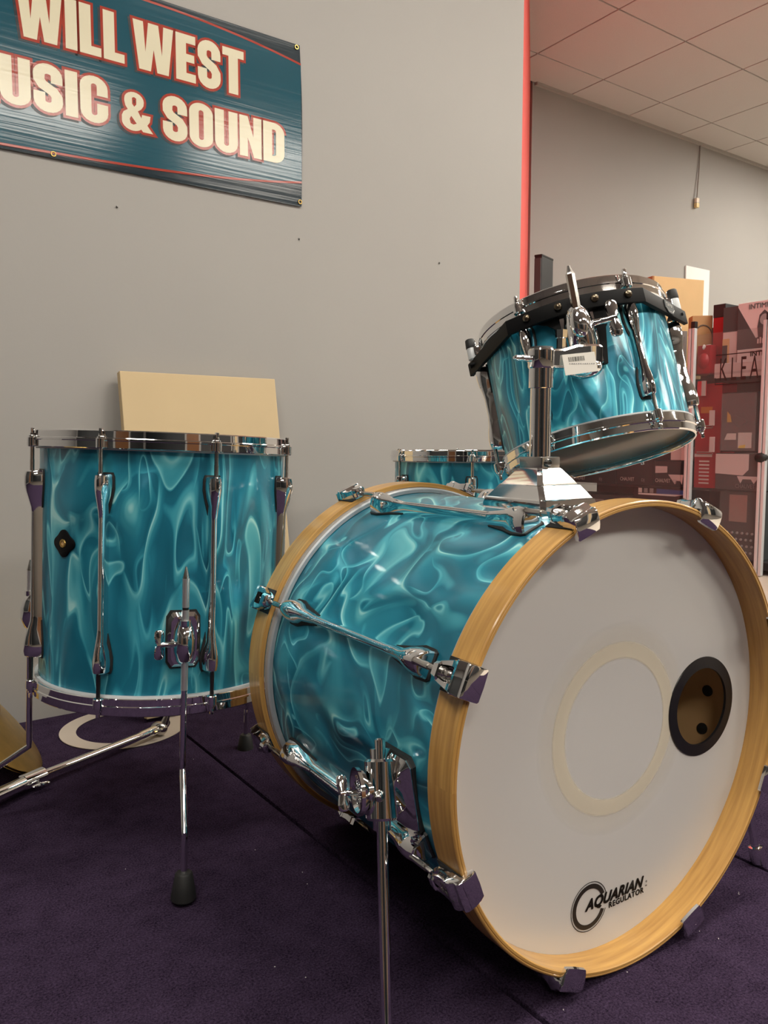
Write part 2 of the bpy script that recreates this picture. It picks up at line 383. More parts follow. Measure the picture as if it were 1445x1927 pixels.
# doors and panels added behind the camera, unseen, for contrast in the chrome
d = room_box('reflect_door_1', .2, 1.2, B_MIN, B_MIN+.05, 0, 2.1, 'door_wood')
d = room_box('reflect_door_2', -3.9, -3.84, -2.2, -1.0, 0, 2.1, 'door_wood')
room_box('reflect_panel_2', -3.6, .05, B_MIN, B_MIN+.06, .05, 2.3, 'box_black')
room_box('reflect_panel_3', 1.35, 4.6, B_MIN, B_MIN+.06, .05, 2.3, 'case_dark')
room_box('reflect_panel_4', 4.9, 5.7, B_MIN, B_MIN+.06, .0, 2.4, 'tan_board')
room_box('reflect_panel_5', A_MIN, A_MIN+.06, -.8, 1.9, .1, 2.2, 'box_black')
room_box('reflect_panel_6', A_MIN, A_MIN+.06, -4.1, -2.4, .1, 2.2, 'case_dark')
room_box('reflect_panel_7', 6.0, 9.0, B_MIN, B_MIN+.06, .05, 1.9, 'box_black')
# floor: carpeted stage panels with seams
fl = struct(obj('floor', MB().box((0, 0, -.03), (A_MAX-A_MIN, WF-B_MIN, .03)), 'case_dark', None, ROOM @ T((A_MIN+A_MAX)/2, (B_MIN+WF)/2, 0), smooth=False), 'purple carpeted floor')
seams = [A_MIN, .650, 1.178, 2.30]
for i in range(3):
    a0, a1 = seams[i]+.0025, seams[i+1]-.0025
    mb = MB().box(((a0+a1)/2-(A_MIN+A_MAX)/2, (-1.0+WF)/2-(B_MIN+WF)/2, -.0075), (a1-a0, WF+1.0, .015), .006)
    p = obj('carpet_panel', mb, 'carpet', fl)
obj('vinyl_strip', MB().box((0, (B_MIN-1.0)/2-(B_MIN+WF)/2, -.0125), (A_MAX-A_MIN, -1.0-B_MIN, .015)), 'dark_floor', fl, smooth=False)
obj('vinyl_strip', MB().box(((A_MAX+2.3)/2-(A_MIN+A_MAX)/2, (WF-1.0)/2-(B_MIN+WF)/2, -.0125), (A_MAX-2.3, WF+1.0, .015)), 'vinyl_floor', fl, smooth=False)
# ceiling tiles on a grid
ce = struct(obj('ceiling', MB().box((0, 0, .03), (A_MAX-A_MIN, WF-B_MIN, .04)), 'ceiling_grid', None, ROOM @ T((A_MIN+A_MAX)/2, (B_MIN+WF)/2, CEIL), smooth=False), 'suspended ceiling of square pale tiles')
G0A, G0B, GS = 3.70, 3.63, .61
LAMPS = [(-8, 5), (-4, 5), (-1, 5), (-9, 9), (-5, 9), (-2, 9), (2, 9), (0, 3), (5, 3), (4, 1), (5, 7)]       # cell columns / rows taken by lamps (2 cells each along D1)
taken = set()
for a, b_ in LAMPS: taken.add((a, b_)); taken.add((a+1, b_))
tile_me = None
bp_me = {}
for i in range(-13, 9):
    for j in range(-1, 13):
        a0, a1 = G0A+GS*i, G0A+GS*(i+1); b1, b0 = G0B-GS*j, G0B-GS*(j+1)
        a0, a1, b0, b1 = max(a0, A_MIN), min(a1, A_MAX), max(b0, B_MIN), min(b1, WF)
        if a1-a0 < .03 or b1-b0 < .03 or (i, j) in taken: continue
        if b0 > WL+.1 and (a1-E1) < (b0-WL)*.99: continue
        key = (round(a1-a0, 3), round(b1-b0, 3))
        if key not in bp_me: bp_me[key] = MB().box((0, 0, .006), (key[0]-.009, key[1]-.009, .012), .003).mesh('ceiling_tile', 'ceiling_tile', False)
        link('tile', bp_me[key], ce, T((a0+a1)/2-(A_MIN+A_MAX)/2, (b0+b1)/2-(B_MIN+WF)/2, -.004))
tr = struct(obj('trim_1', MB().box((0, 0, 0), (A_MAX-BX, .025, .018)), 'ceiling_grid', None, ROOM @ T((A_MAX+BX)/2, WF-.0125, CEIL-.013), smooth=False), 'thin metal angle where the far wall meets the ceiling')
# ceiling lamps
for q, (i, j) in enumerate(LAMPS):
    a, b_ = G0A+GS*(i+1), G0B-GS*(j+.5)
    t_ = thing('ceiling_lamp', 'recessed fluorescent ceiling lamp, number %d of the row grid above' % (q+1), 'lamp', ROOM @ T(a, b_, CEIL-.012), 'recessed ceiling lamps')
    t_['label'] = 'recessed fluorescent ceiling lamp with a flat glowing diffuser'
    mb = MB()
    for sx_, sy_, w_, h_ in ((-.59, 0, .03, .59), (.59, 0, .03, .59), (0, -.28, 1.21, .03), (0, .28, 1.21, .03)): mb.box((sx_, sy_, .004), (w_, h_, .012))
    obj('frame', mb, 'lamp_frame', t_, smooth=False)
    obj('diffuser', MB().box((0, 0, .010), (1.15, .53, .006)), 'lamp_glow', t_, smooth=False)

# ================================================================== BANNER
BL_, BR_, BB_, BT_ = .215, 1.131, 1.326, 1.757
BM = frameM(RW(0, WL-.006, 0), D1, UP, D1.cross(UP))        # local x along the wall, y up, z out of the wall
ban = thing('banner', 'teal vinyl banner with cream lettering hung on the grey wall', 'banner', BM @ T((BL_+BR_)/2, BB_, 0))
ox, oy = (BL_+BR_)/2, BB_
def bobj(name, polys, off, ext, z, mat, label=None):
    V, Fc = poly_mesh([([(x-ox, y-oy) for x, y in o], [[(x-ox, y-oy) for x, y in h] for h in hs]) for o, hs in polys], off, ext)
    me = bpy.data.meshes.new(name); me.from_pydata(V, [], Fc); me.materials.append(MATS[mat]); me.update()
    o = link(name, me, ban, T(0, 0, z))
    if label: o['label'] = label
    return o
sheet = MB()
nx, ny = 24, 16; vs_, fs_ = [], []
for j in range(ny+1):
    for i in range(nx+1):
        x = BL_+(BR_-BL_)*i/nx; y = BB_+(BT_-BB_)*j/ny
        if i == nx: x += .004*math.sin(y*9)-.004*(j/ny)
        vs_.append((x-ox, y-oy, 0.0))
for j in range(ny):
    for i in range(nx): fs_.append((j*(nx+1)+i, j*(nx+1)+i+1, (j+1)*(nx+1)+i+1, (j+1)*(nx+1)+i))
k_ = len(vs_)
sheet.add(vs_, fs_); sheet.add([(x, y, -.002) for x, y, z in vs_], [tuple(reversed(q)) for q in fs_])
obj('sheet', sheet, 'banner_dark', ban, T(0, 0, -.0005), smooth=False)
def arc_pts(f_, n_=28, x0=BL_, x1=BR_-.002): return [(x0+(x1-x0)*i/n_, f_(x0+(x1-x0)*i/n_)) for i in range(n_+1)]
def f_top(x): u = (x-.684)/(1.123-.684); return 1.7445-.0365*(u*u if u > 0 else 0.0)+(.008*-u if u < 0 else 0)
def f_bot(x): u = (x-.36)/(1.13-.36); return 1.335+.020*u+.037*max(0, u)**3
top_, bot_ = arc_pts(f_top), arc_pts(f_bot)
bobj('field', [(bot_+top_[::-1], [])], 0, .0001, .0002, 'banner_teal')
for fn in (f_top, f_bot):
    up_ = arc_pts(lambda x: fn(x)+.0028); dn_ = arc_pts(lambda x: fn(x)-.0028)
    bobj('stripe', [(dn_+up_[::-1], [])], 0, .0001, .0004, 'banner_red')
# heavy condensed capitals, cap height 1
def arc(cx_, cy_, rx, ry, a0, a1, n_=10): return [(cx_+rx*math.cos(rad(a0+(a1-a0)*i/n_)), cy_+ry*math.sin(rad(a0+(a1-a0)*i/n_))) for i in range(n_+1)]
def stroke(pts, w):
    L_, R_ = [], []
    for i, p in enumerate(pts):
        a = pts[max(0, i-1)]; b_ = pts[min(len(pts)-1, i+1)]
        dx, dy = b_[0]-a[0], b_[1]-a[1]; q = math.hypot(dx, dy); nx_, ny_ = -dy/q, dx/q
        L_.append((p[0]+nx_*w/2, p[1]+ny_*w/2)); R_.append((p[0]-nx_*w/2, p[1]-ny_*w/2))
    return L_+R_[::-1]
def rrect(x0, y0, x1, y1, r_, ry=None):
    ry = ry or r_
    return arc(x1-r_, y1-ry, r_, ry, 0, 90)+arc(x0+r_, y1-ry, r_, ry, 90, 180)+arc(x0+r_, y0+ry, r_, ry, 180, 270)+arc(x1-r_, y0+ry, r_, ry, 270, 360)
S_ = .225
GLY = {
 'I': (.235, [([(0, 0), (.235, 0), (.235, 1), (0, 1)], [])]),
 'L': (.44, [([(0, 0), (.44, 0), (.44, .18), (.235, .18), (.235, 1), (0, 1)], [])]),
 'T': (.52, [([(.145, 0), (.375, 0), (.375, .82), (.52, .82), (.52, 1), (0, 1), (0, .82), (.145, .82)], [])]),
 'E': (.45, [([(0, 0), (.45, 0), (.45, .18), (.235, .18), (.235, .42), (.42, .42), (.42, .59), (.235, .59), (.235, .82), (.45, .82), (.45, 1), (0, 1)], [])]),
 'W': (.88, [([(0, 1), (.12, 0), (.37, 0), (.44, .47), (.51, 0), (.76, 0), (.88, 1), (.66, 1), (.62, .38), (.55, 1), (.33, 1), (.26, .38), (.22, 1)], [])]),
 'M': (.74, [([(0, 0), (0, 1), (.31, 1), (.37, .5), (.43, 1), (.74, 1), (.74, 0), (.54, 0), (.54, .66), (.45, 0), (.29, 0), (.2, .66), (.2, 0)], [])]),
 'N': (.54, [([(0, 0), (0, 1), (.2, 1), (.34, .5), (.34, 1), (.54, 1), (.54, 0), (.35, 0), (.2, .48), (.2, 0)], [])]),
 'U': (.54, [([(0, 1)]+arc(.27, .22, .27, .24, 180, 360)+[(.54, 1), (.325, 1)]+arc(.27, .2, .055, .05, 0, -180)+[(.215, 1)], [])]),
 'O': (.54, [(rrect(0, -.02, .54, 1.02, .27, .24), [rrect(.215, .15, .325, .85, .054, .05)])]),
 'D': (.54, [([(0, 0)]+arc(.27, .25, .27, .25, 270, 360)+arc(.27, .75, .27, .25, 0, 90)+[(0, 1)], [[(.225, .17)]+arc(.27, .21, .05, .04, 270, 360)+arc(.27, .79, .05, .04, 0, 90)+[(.225, .83)]])]),
 'C': (.54, [([(.54, .60), (.54, .76)]+arc(.27, .77, .27, .25, 0, 180)+arc(.27, .23, .27, .25, 180, 360)+[(.54, .42), (.325, .42)]+arc(.27, .2, .055, .05, 0, -180)+arc(.27, .8, .055, .05, 180, 0)+[(.325, .60)], [])]),
 'S': (.54, [(stroke([(.432, .62), (.432, .76)]+arc(.27, .77, .162, .145, 0, 180)[1:]+[(.108, .66), (.17, .56), (.37, .44), (.432, .34)]+arc(.27, .23, .162, .145, 0, -180)+[(.108, .40)], .214), [])]),
 '&': (.66, [([(.67, 0), (.45, 0), (.41, .06)]+arc(.235, .21, .235, .23, 310, 180)+[(0, .34), (.04, .45), (.13, .53), (.08, .62), (.06, .74)]+arc(.27, .80, .21, .22, 180, 0)+[(.47, .70), (.42, .60), (.345, .53), (.42, .36), (.435, .46), (.62, .46), (.60, .30), (.545, .20)],
             [[(.225, .70), (.225, .86), (.27, .89), (.315, .86), (.315, .70), (.27, .63)], [(.20, .37), (.165, .28), (.185, .17), (.245, .145), (.315, .19)]])]),
}
def set_line(txt, x, base, cap, xs, gap=.05, space=.22):
    out = []
    for ch in txt:
        if ch == ' ': x += space*cap*xs; continue
        w_, polys = GLY[ch]
        g = [([(x+px*cap*xs, base+py*cap) for px, py in o], [[(x+px*cap*xs, base+py*cap) for px, py in h] for h in hs]) for o, hs in polys]
        out.append((ch, g)); x += (w_+gap)*cap*xs
    return out, x
line1, _x = set_line('WILL', .402, 1.5805, .112, 1.0); l1b, _x = set_line('WEST', .664, 1.5795, .113, 1.02)
line2, _x = set_line('MUSIC', .268, 1.4285, .103, 1.16, .045); l2b, _x = set_line('&', .632, 1.430, .088, 1.30); l2c, _x = set_line('SOUND', .734, 1.4285, .104, 1.14, .045)
for ch, g in line1+l1b+line2+l2b+l2c:
    sh = [([(x-.0055, y-.0045) for x, y in o], [[(x-.0055, y-.0045) for x, y in h] for h in hs]) for o, hs in g]
    lt = bobj('letter', g, 0, .0001, .0012, 'banner_cream')
    for nm, gg, off, z, mt in (('letter_outline', g, .0062, -.0003, 'banner_red'), ('letter_shadow', sh, .0062, -.0006, 'banner_shadow')):
        V, Fc = poly_mesh([([(x-ox, y-oy) for x, y in o], [[(x-ox, y-oy) for x, y in h] for h in hs]) for o, hs in gg], off, .0001)
        me = bpy.data.meshes.new(nm); me.from_pydata(V, [], Fc); me.materials.append(MATS[mt]); me.update(); link(nm, me, lt, T(0, 0, z))
gro = MB().lathe([(.0035, .0005), (.0065, .0005), (.006, .002), (.004, .002)], 20).mesh('grommet', 'brass')
for gx, gy in ((1.116, 1.749), (1.123, 1.338), (.471, 1.335), (.23, 1.338), (.23, 1.749)): link('grommet', gro, ban, T(gx-ox, gy-oy, .0005))

# nails left in the wall
nail_me = MB().lathe([(0, .004), (.0022, .0035), (.0028, .002), (.0012, .001), (.0012, -.006), (0, -.006)], 12, closed=False).mesh('nail', 'dark_steel')
for x, z, lb in ((.616, 1.241, 'small dark nail in the wall under the middle of the banner'), (1.122, 1.238, 'small dark nail in the wall under the banner right corner'), (1.628, 1.237, 'small dark nail in the bare wall above the rear tom')):
    tag(link('nail', nail_me, None, frameM(RW(x, WL-.0, z), D1, UP, D1.cross(UP))), lb, 'nail', 'nails left in the grey wall')

# ================================================================== DRUM PARTS
def lug_mesh(length, pad=.058, w=.0130, h=.027, tube_w=.0060, tube_h=.0165, base=0.0):
    """long bridge lug lying on a shell: x tangential, y outward, z along the shell, z from 0 down to -length"""
    def sect(z, a, hh, n_=12):
        pw = .80 if a > tube_w*1.3 else .62
        return [(a*math.cos(PI*i/n_)*(1 if a <= tube_w*1.3 else (.62+.38*abs(math.cos(PI*i/n_)))), base-.002+(hh+.002)*max(0, math.sin(PI*i/n_))**pw, z) for i in range(n_+1)]
    key = [(0, .84*w, .80*h), (.0020, .95*w, .93*h), (.010, w, h), (.020, w, h), (.032, .86*w, .93*h), (.045, .58*w, .78*h), (pad, tube_w*1.15, tube_h*1.05), (pad+.008, tube_w, tube_h)]
    zs = [(-z, a, hh) for z, a, hh in key] + [(-(length-z), a, hh) for z, a, hh in reversed(key)]
    return MB().loft([sect(*q) for q in zs], True)
def gasket_mesh(w=.0185, length=.062):
    pts = [(-w*.80, 0.0025), (w*.80, .0025), (w*.97, -.004), (w, -.022), (w*.72, -.042), (w*.40, -length), (-w*.40, -length), (-w*.72, -.042), (-w, -.022), (-w*.97, -.004)]
    M = Matrix(((1, 0, 0, 0), (0, 0, 1, 0), (0, 1, 0, 0), (0, 0, 0, 1)))
    return MB().prism(pts, -.004, .0022, M)
def rod_mesh(z0, z1, y, r_=.0032, sleeve=.0048):
    mb = MB(); d_ = 1 if z1 > z0 else -1
    mb.path([(0, y, z0-d_*.004), (0, y, z0), (0, y, z0+.35*(z1-z0))], [sleeve*.9, sleeve*.72, sleeve*.72], 10)
    mb.path([(0, y, z0+.35*(z1-z0)), (0, y, z1)], r_, 10); return mb
def on_shell(R_, ang, z=0.0):
    """frame on a shell: x tangential, y outward, z along the axis"""
    c, s = math.cos(ang), math.sin(ang); return frameM((R_*c, R_*s, z), (s, -c, 0), (c, s, 0), (0, 0, 1))
def tom_hoop(R_, rh, hh, top):
    """die-cast hoop; top: z from 0 down to -hh, mirrored for the bottom"""
    o = R_+rh; p = [(R_+.0012, -hh), (o-.0012, -hh), (o, -hh+.001), (o, -hh*.60), (o+.0016, -hh*.56), (o+.0016, -hh*.46), (o-.0006, -hh*.42), (o-.0012, -.0015), (o-.0028, 0), (o-.0050, 0), (o-.0058, -.0015), (o-.0062, -hh*.42), (R_+.0012, -hh*.48)]
    return [(r_, z if top else -z) for r_, z in p]
def hoop_with_ears(R_, rh, hh, top, angs, rod_r):
    mb = MB().lathe(tom_hoop(R_, rh, hh, top), 96); s = 1 if top else -1
    for a in angs:
        M = on_shell(rod_r, a)
        z0, z1 = -hh*s, -hh*.44*s
        mb.lathe([(0, z0), (.0068, z0), (.0078, z0+.0012*s), (.0078, z1-.0012*s), (.0066, z1), (0, z1)], 16, M=M, closed=False)
        mb.box((0, -.006, (z0+z1)/2), (.0165, .012, abs(z1-z0)*.96), .0015, M)
    return mb
def rod_head(top, hh):
    s = 1 if top else -1; z1 = -hh*.44*s
    mb = MB().lathe([(0, z1), (.0062, z1), (.0062, z1+.0018*s), (.0048, z1+.0026*s), (.0040, z1+.0034*s), (.0040, z1+.006*s), (0, z1+.006*s)], 14, closed=False)
    mb.box((0, 0, z1+.0095*s), (.0052, .0052, .010), .0008); return mb

def build_tom(root, R_, H, rh, hh, n_lugs, phi, rr, pearl_mat, z_top, lug_in, dark_bottom_rods=False, head='head_white', bottom_head='head_clear', lug_w=.0130, lug_h=.027, lug_pad=.058):
    """cylinder drum in root's frame, top of the top hoop at z_top"""
    zt, zb = z_top, z_top-H
    angs = [phi+2*PI*k/n_lugs for k in range(n_lugs)]
    zs0, zs1 = zt-.012, zb+.012
    sh = MB().lathe([(R_, zs0), (R_, zs1), (R_-.006, zs1-.002), (R_-.007, zs1), (R_-.007, zs0), (R_-.006, zs0+.002)], 128)
    obj('shell', sh, pearl_mat, root)
    for top, zz in ((True, zt), (False, zb)):
        obj('hoop', hoop_with_ears(R_, rh, hh, top, angs, R_+rr), 'chrome', root, T(0, 0, zz))
        s = 1 if top else -1
        obj('flesh_ring', MB().lathe([(R_+.0005, zz-hh*s), (R_+.006, zz-hh*s), (R_+.006, zz-(hh+.0022)*s), (R_+.0005, zz-(hh+.0022)*s)], 96), 'aluminium', root)
        obj('head', MB().lathe([(0, zz-.0105*s), (R_-.004, zz-.0105*s), (R_+.004, zz-.0135*s), (R_+.004, zz-.0145*s), (R_-.004, zz-.0115*s), (0, zz-.0115*s)], 96, closed=False), head if top else bottom_head, root)
    L_ = H-2*lug_in
    lm = lug_mesh(L_, lug_pad, lug_w, lug_h).mesh('lug', 'chrome'); gm = gasket_mesh(lug_w*1.16, lug_pad+.004).mesh('gasket', 'black_rubber')
    rt_ = rod_mesh(0, lug_in-hh*.5, rr).mesh('tension_rod', 'steel'); rb_ = rod_mesh(0, -(lug_in-hh*.5), rr).mesh('tension_rod', 'dark_steel' if dark_bottom_rods else 'steel')
    ht, hb = rod_head(True, hh).mesh('rod_head', 'chrome'), rod_head(False, hh).mesh('rod_head', 'chrome')
    for a in angs:
        lo = link('lug', lm, root, on_shell(R_, a, zt-lug_in))
        link('gasket', gm, lo); link('gasket', gm, lo, T(0, 0, -L_) @ Matrix.Rotation(PI, 4, 'Y'))
        r1_ = link('tension_rod', rt_, root, on_shell(R_, a, zt-lug_in)); link('rod_head', ht, r1_, T(0, rr, lug_in))
        r2_ = link('tension_rod', rb_, root, on_shell(R_, a, zb+lug_in)); link('rod_head', hb, r2_, T(0, rr, -lug_in))

def wing_nut(mb, M, sc=1.0):
    """wing nut, stem along +z from the origin, wings spread along x"""
    s = sc
    mb.lathe([(0, 0), (.0055*s, 0), (.0048*s, .004*s), (.0042*s, .018*s), (.0052*s, .022*s), (.0052*s, .030*s), (0, .031*s)], 14, M=M, closed=False)
    for d_ in (1, -1):
        rings = []
        for x, w_, t_ in ((.002, .0045, .0050), (.008, .0055, .0046), (.015, .0062, .0040), (.021, .0056, .0032), (.0235, .0035, .002)):
            rings.append([(d_*x*s+ .0, t_*s*math.sin(2*PI*i/10), (.026+.0)*s + w_*s*math.cos(2*PI*i/10)*1.25) for i in range(10)])
        mb.loft(rings, True, M)

# ================================================================== BASS DRUM
AXB = Vector((.53922, -.84216, -.00288)).normalized(); EB1 = Vector((.842161, .539226, 0)); EB2 = AXB.cross(EB1)
CB = Vector((.32053, .96205, .29956))
RB, RO, LB, HW = .2794, .297, .534, .0433
ZB = LB        # local: z=0 rear face of the rear hoop ... z=LB front face
BMX = frameM(CB-AXB*LB, EB1, EB2, AXB)
bass = thing('bass_drum', 'large teal pearl bass drum with maple hoops lying on its side', 'drum', BMX)
PHB = rad(-.47)
LANG = [PHB+rad(22.5+45*k) for k in range(8)]
zsf, zsr = LB-.0500, .0500
obj('shell', MB().lathe([(RB, zsf), (RB, zsr), (RB-.003, zsr-.004), (RB-.0075, zsr), (RB-.0075, zsf), (RB-.003, zsf+.004)], 160), 'pearl_bass', bass)
obj('inner_ply', MB().lathe([(RB-.0078, zsf-.002), (RB-.0078, zsr+.002), (RB-.0070, zsr+.002), (RB-.0070, zsf-.002)], 128), 'interior_wood', bass)
for a, zz in ((-2.5, LB-.098), (-14.9, LB-.0984)):
    M = on_shell(RB-.0078, rad(a), zz) @ Matrix.Rotation(PI/2, 4, 'X')
    obj('washer', MB().lathe([(0, .004), (.004, .0035), (.0085, .002), (.0085, 0), (0, 0)], 20, M=M, closed=False), 'black_rubber', bass)
def wood_hoop(front):
    z1, z0 = (LB, LB-HW) if front else (0, HW); s = 1 if front else -1
    t_ = .0082
    return [(RO-.0006, z0), (RO, z0+.001*s), (RO, z1-.0016*s), (RO-.0012, z1-.0004*s), (RO-.0026, z1), (RO-.0036, z1-.0007*s), (RO-.0045, z1), (RO-t_+.0012, z1), (RO-t_, z1-.0012*s), (RO-t_, z0+.001*s), (RO-t_+.001, z0)]
for fr_ in (True, False):
    obj('wooden_hoop', MB().lathe(wood_hoop(fr_), 160), 'maple', bass, angle=25)
    z1 = LB-HW if fr_ else HW; s = 1 if fr_ else -1
    # aluminium counterhoop of the head peeking out behind the wood
    obj('flesh_ring', MB().lathe([(RB+.001, z1-.0125*s), (RB+.0065, z1-.0125*s), (RB+.009, z1-.0105*s), (RB+.009, z1-.0018*s), (RB+.001, z1-.0018*s)], 128), 'flesh_metal', bass)
# front head with an off-centre port
zh = LB-.0405; RH = RO-.0082
pc = (.1743, -.002); pr = .0560
def head_with_port():
    mb = MB(); n_ = 144; vs_, fs_ = [], []
    for i in range(n_):
        a = 2*PI*i/n_
        # ray from the port centre: inner point on the port, outer on the rim
        dx, dy = math.cos(a), math.sin(a); bq = pc[0]*dx+pc[1]*dy; q = math.sqrt(bq*bq-(pc[0]**2+pc[1]**2-RH*RH))-bq
        for k in range(7):
            t_ = pr+(q-pr)*(k/6)
            x, y = pc[0]+dx*t_, pc[1]+dy*t_
            r_ = math.hypot(x, y); vs_.append((x, y, zh))
    for i in range(n_):
        j = (i+1) % n_
        for k in range(6): fs_.append((i*7+k, i*7+k+1, j*7+k+1, j*7+k))
    o = len(vs_)
    mb.add(vs_, fs_); mb.add([(x, y, z-.0007) for x, y, z in vs_], [tuple(reversed(q)) for q in fs_])
    for i in range(n_):
        j = (i+1) % n_; mb.f.append((i*7, j*7, o+j*7, o+i*7))
    return mb
fh = obj('front_head', head_with_port(), 'head_white', bass)
fh['label'] = 'glossy white front head with off-centre port'
obj('port_ring', MB().lathe([(.0545, .0016), (.0700, .0012), (.0706, .0002), (.0706, 0), (.0545, -.0020)], 72), 'black_vinyl', fh, T(pc[0], pc[1], zh+.0003))
# muffling ring that shows through the head, soft edged
m, n, l, b = nmat('muffle_print'); setp(b, color=(.97, .88, .69), rough=.30, coat=.3, coatr=.08)
tc = n.new('ShaderNodeTexCoord'); ln = n.new('ShaderNodeVectorMath'); ln.operation = 'LENGTH'; l.new(tc.outputs['Object'], ln.inputs[0])
cr = n.new('ShaderNodeValToRGB'); ce_ = cr.color_ramp
mr = n.new('ShaderNodeMapRange'); mr.inputs[1].default_value = .082; mr.inputs[2].default_value = .140; l.new(ln.outputs['Value'], mr.inputs[0]); l.new(mr.outputs[0], cr.inputs['Fac'])
ce_.elements[0].position = 0; ce_.elements[0].color = (0, 0, 0, 1); ce_.elements[1].position = 1; ce_.elements[1].color = (0, 0, 0, 1)
for p_, v_ in ((.14, .0), (.20, .75), (.50, .70), (.56, .16), (.85, .10)): e = ce_.elements.new(p_); e.color = (v_, v_, v_, 1)
tr_ = n.new('ShaderNodeBsdfTransparent'); mx = n.new('ShaderNodeMixShader'); l.new(cr.outputs[0], mx.inputs[0]); l.new(tr_.outputs[0], mx.inputs[1]); l.new(b.outputs[0], mx.inputs[2]); l.new(mx.outputs[0], n['Material Output'].inputs['Surface'])
rg = MB(); n_ = 160; vs_, fs_ = [], []
for i in range(n_):
    a = 2*PI*i/n_
    for k in range(13): r_ = .080+.062*k/12; vs_.append((r_*math.cos(a), r_*math.sin(a), 0))
for i in range(n_):
    j = (i+1) % n_
    for k in range(12): fs_.append((13*i+k, 13*i+k+1, 13*j+k+1, 13*j+k))
# leave out the sector that the port ring covers
fs_ = [q for q in fs_ if all(math.hypot(vs_[i][0]-pc[0], vs_[i][1]-pc[1]) > .0585 for i in q)]
o = obj('muffle_ring', rg.add(vs_, fs_), 'muffle_print', fh, T(0, 0, zh+.0004)); o['label'] = 'cream muffling ring showing through the head'
# maker's mark
lg = bpy.data.objects.new('logo', None)
def ring_poly(cx_, cy_, r0, r1, a0, a1, n_=40): return arc(cx_, cy_, r1, r1, a0, a1, n_)+arc(cx_, cy_, r0, r0, a1, a0, n_)
lc = (-.0415, -.2270)
V, Fc = [], []
for poly in (ring_poly(*lc, .0236, .0298, 22, 338), ring_poly(*lc, .0318, .0328, 18, 340)):
    v_, f_ = poly_mesh([(poly, [])], 0, .00006); o0 = len(V); V += v_; Fc += [tuple(i+o0 for i in q) for q in f_]
me = bpy.data.meshes.new('logo_ring'); me.from_pydata(V, [], Fc); me.materials.append(MATS['print_black']); me.update(); link('logo_ring', me, fh, T(0, 0, zh+.0005))
link('logo_lettering', text_mesh('AQUARIAN', .0200, 'print_black', .0010, .32, 1.06), fh, T(-.0480, -.2312, zh+.0006))
link('logo_lettering', text_mesh('REGULATOR', .0107, 'print_black', .0004, 0, 1.16), fh, T(-.0050, -.2405, zh+.0006))
link('logo_lettering', text_mesh('®', .004, 'print_black'), fh, T(.0672, -.2280, zh+.0006))
link('logo_lettering', text_mesh('™', .005, 'print_black'), fh, T(.0655, -.2350, zh+.0006))
obj('rear_head', MB().lathe([(0, .040), (RH-.004, .040), (RH, .044), (RH, .0447), (RH-.004, .0407), (0, .0407)], 128, closed=False), 'head_white', bass)
# lugs, rods, claws
RODY = .0285
l_in = .088
LL = LB-2*l_in
lm = lug_mesh(LL, .074, .0180, .0300, .0066, .0180).mesh('lug', 'chrome'); gm = gasket_mesh(.0205, .078).mesh('gasket', 'black_rubber')
rl_f = rod_mesh(0, l_in-.020, RODY-.004, .0034, .006).mesh('tension_rod', 'steel')
def claw_mesh():
    # x tangential, y outward from the hoop's outer face, z towards the drum's end (0 = end face)
    mb = MB()
    def sec(z, w_, y0, y1, ch=.003): return [(-w_, y0, z), (w_, y0, z), (w_, y1-ch, z), (w_-ch, y1, z), (-w_+ch, y1, z), (-w_, y1-ch, z)]
    mb.loft([sec(-.043, .0105, .0005, .0055), sec(-.036, .0135, .0005, .006), sec(-.012, .0178, .0005, .006), sec(-.004, .0185, .0005, .008)])          # sole on the hoop
    mb.loft([sec(-.047, .0070, .004, .0145), sec(-.0455, .0088, .003, .0175), sec(-.0365, .0105, .003, .0185), sec(-.035, .0095, .003, .0170)])          # nose taking the rod
    for d_ in (1, -1):
        mb.loft([[(d_*x, y, z) for x, y in ((xi, .003), (xo, .003), (xo, yt-.002), (xo-.0012, yt), (xi, yt))] for z, xi, xo, yt in ((-.038, .0068, .0118, .0155), (-.028, .0088, .0150, .0135), (-.018, .0095, .0172, .0140), (-.010, .0080, .0182, .0165))])
    # waved block gripping the lip, extruded across the claw
    pf = [(-.015, .002), (-.0155, .0105), (-.0125, .0158), (-.008, .0172), (-.004, .0158), (-.001, .0128), (.0020, .0118), (.0048, .0122), (.0068, .0100), (.0078, .0050), (.0080, -.0020), (.0070, -.0100), (.0052, -.0150), (.0012, -.0155), (.0008, -.0080), (.0008, .0010)]
    cz = sum(p[0] for p in pf)/len(pf); cy_ = sum(p[1] for p in pf)/len(pf)
    mb.loft([[(x, cy_+(y-cy_)*k, cz+(z-cz)*k) for z, y in pf] for x, k in ((-.0192, .80), (-.0186, .93), (-.0168, 1.0), (0, 1.03), (.0168, 1.0), (.0186, .93), (.0192, .80))])
    return mb
cm = claw_mesh().mesh('claw', 'chrome', angle=30)
cn = MB().lathe([(0, -.036), (.0078, -.036), (.0078, -.031), (.0062, -.030), (.0062, -.024), (.0048, -.0225), (.0036, -.020), (.0036, -.014), (0, -.014)], 18, closed=False).mesh('nut', 'steel')
cg = MB().box((0, .0003, -.020), (.039, .0012, .046), .0005).mesh('gasket', 'black_rubber', False)
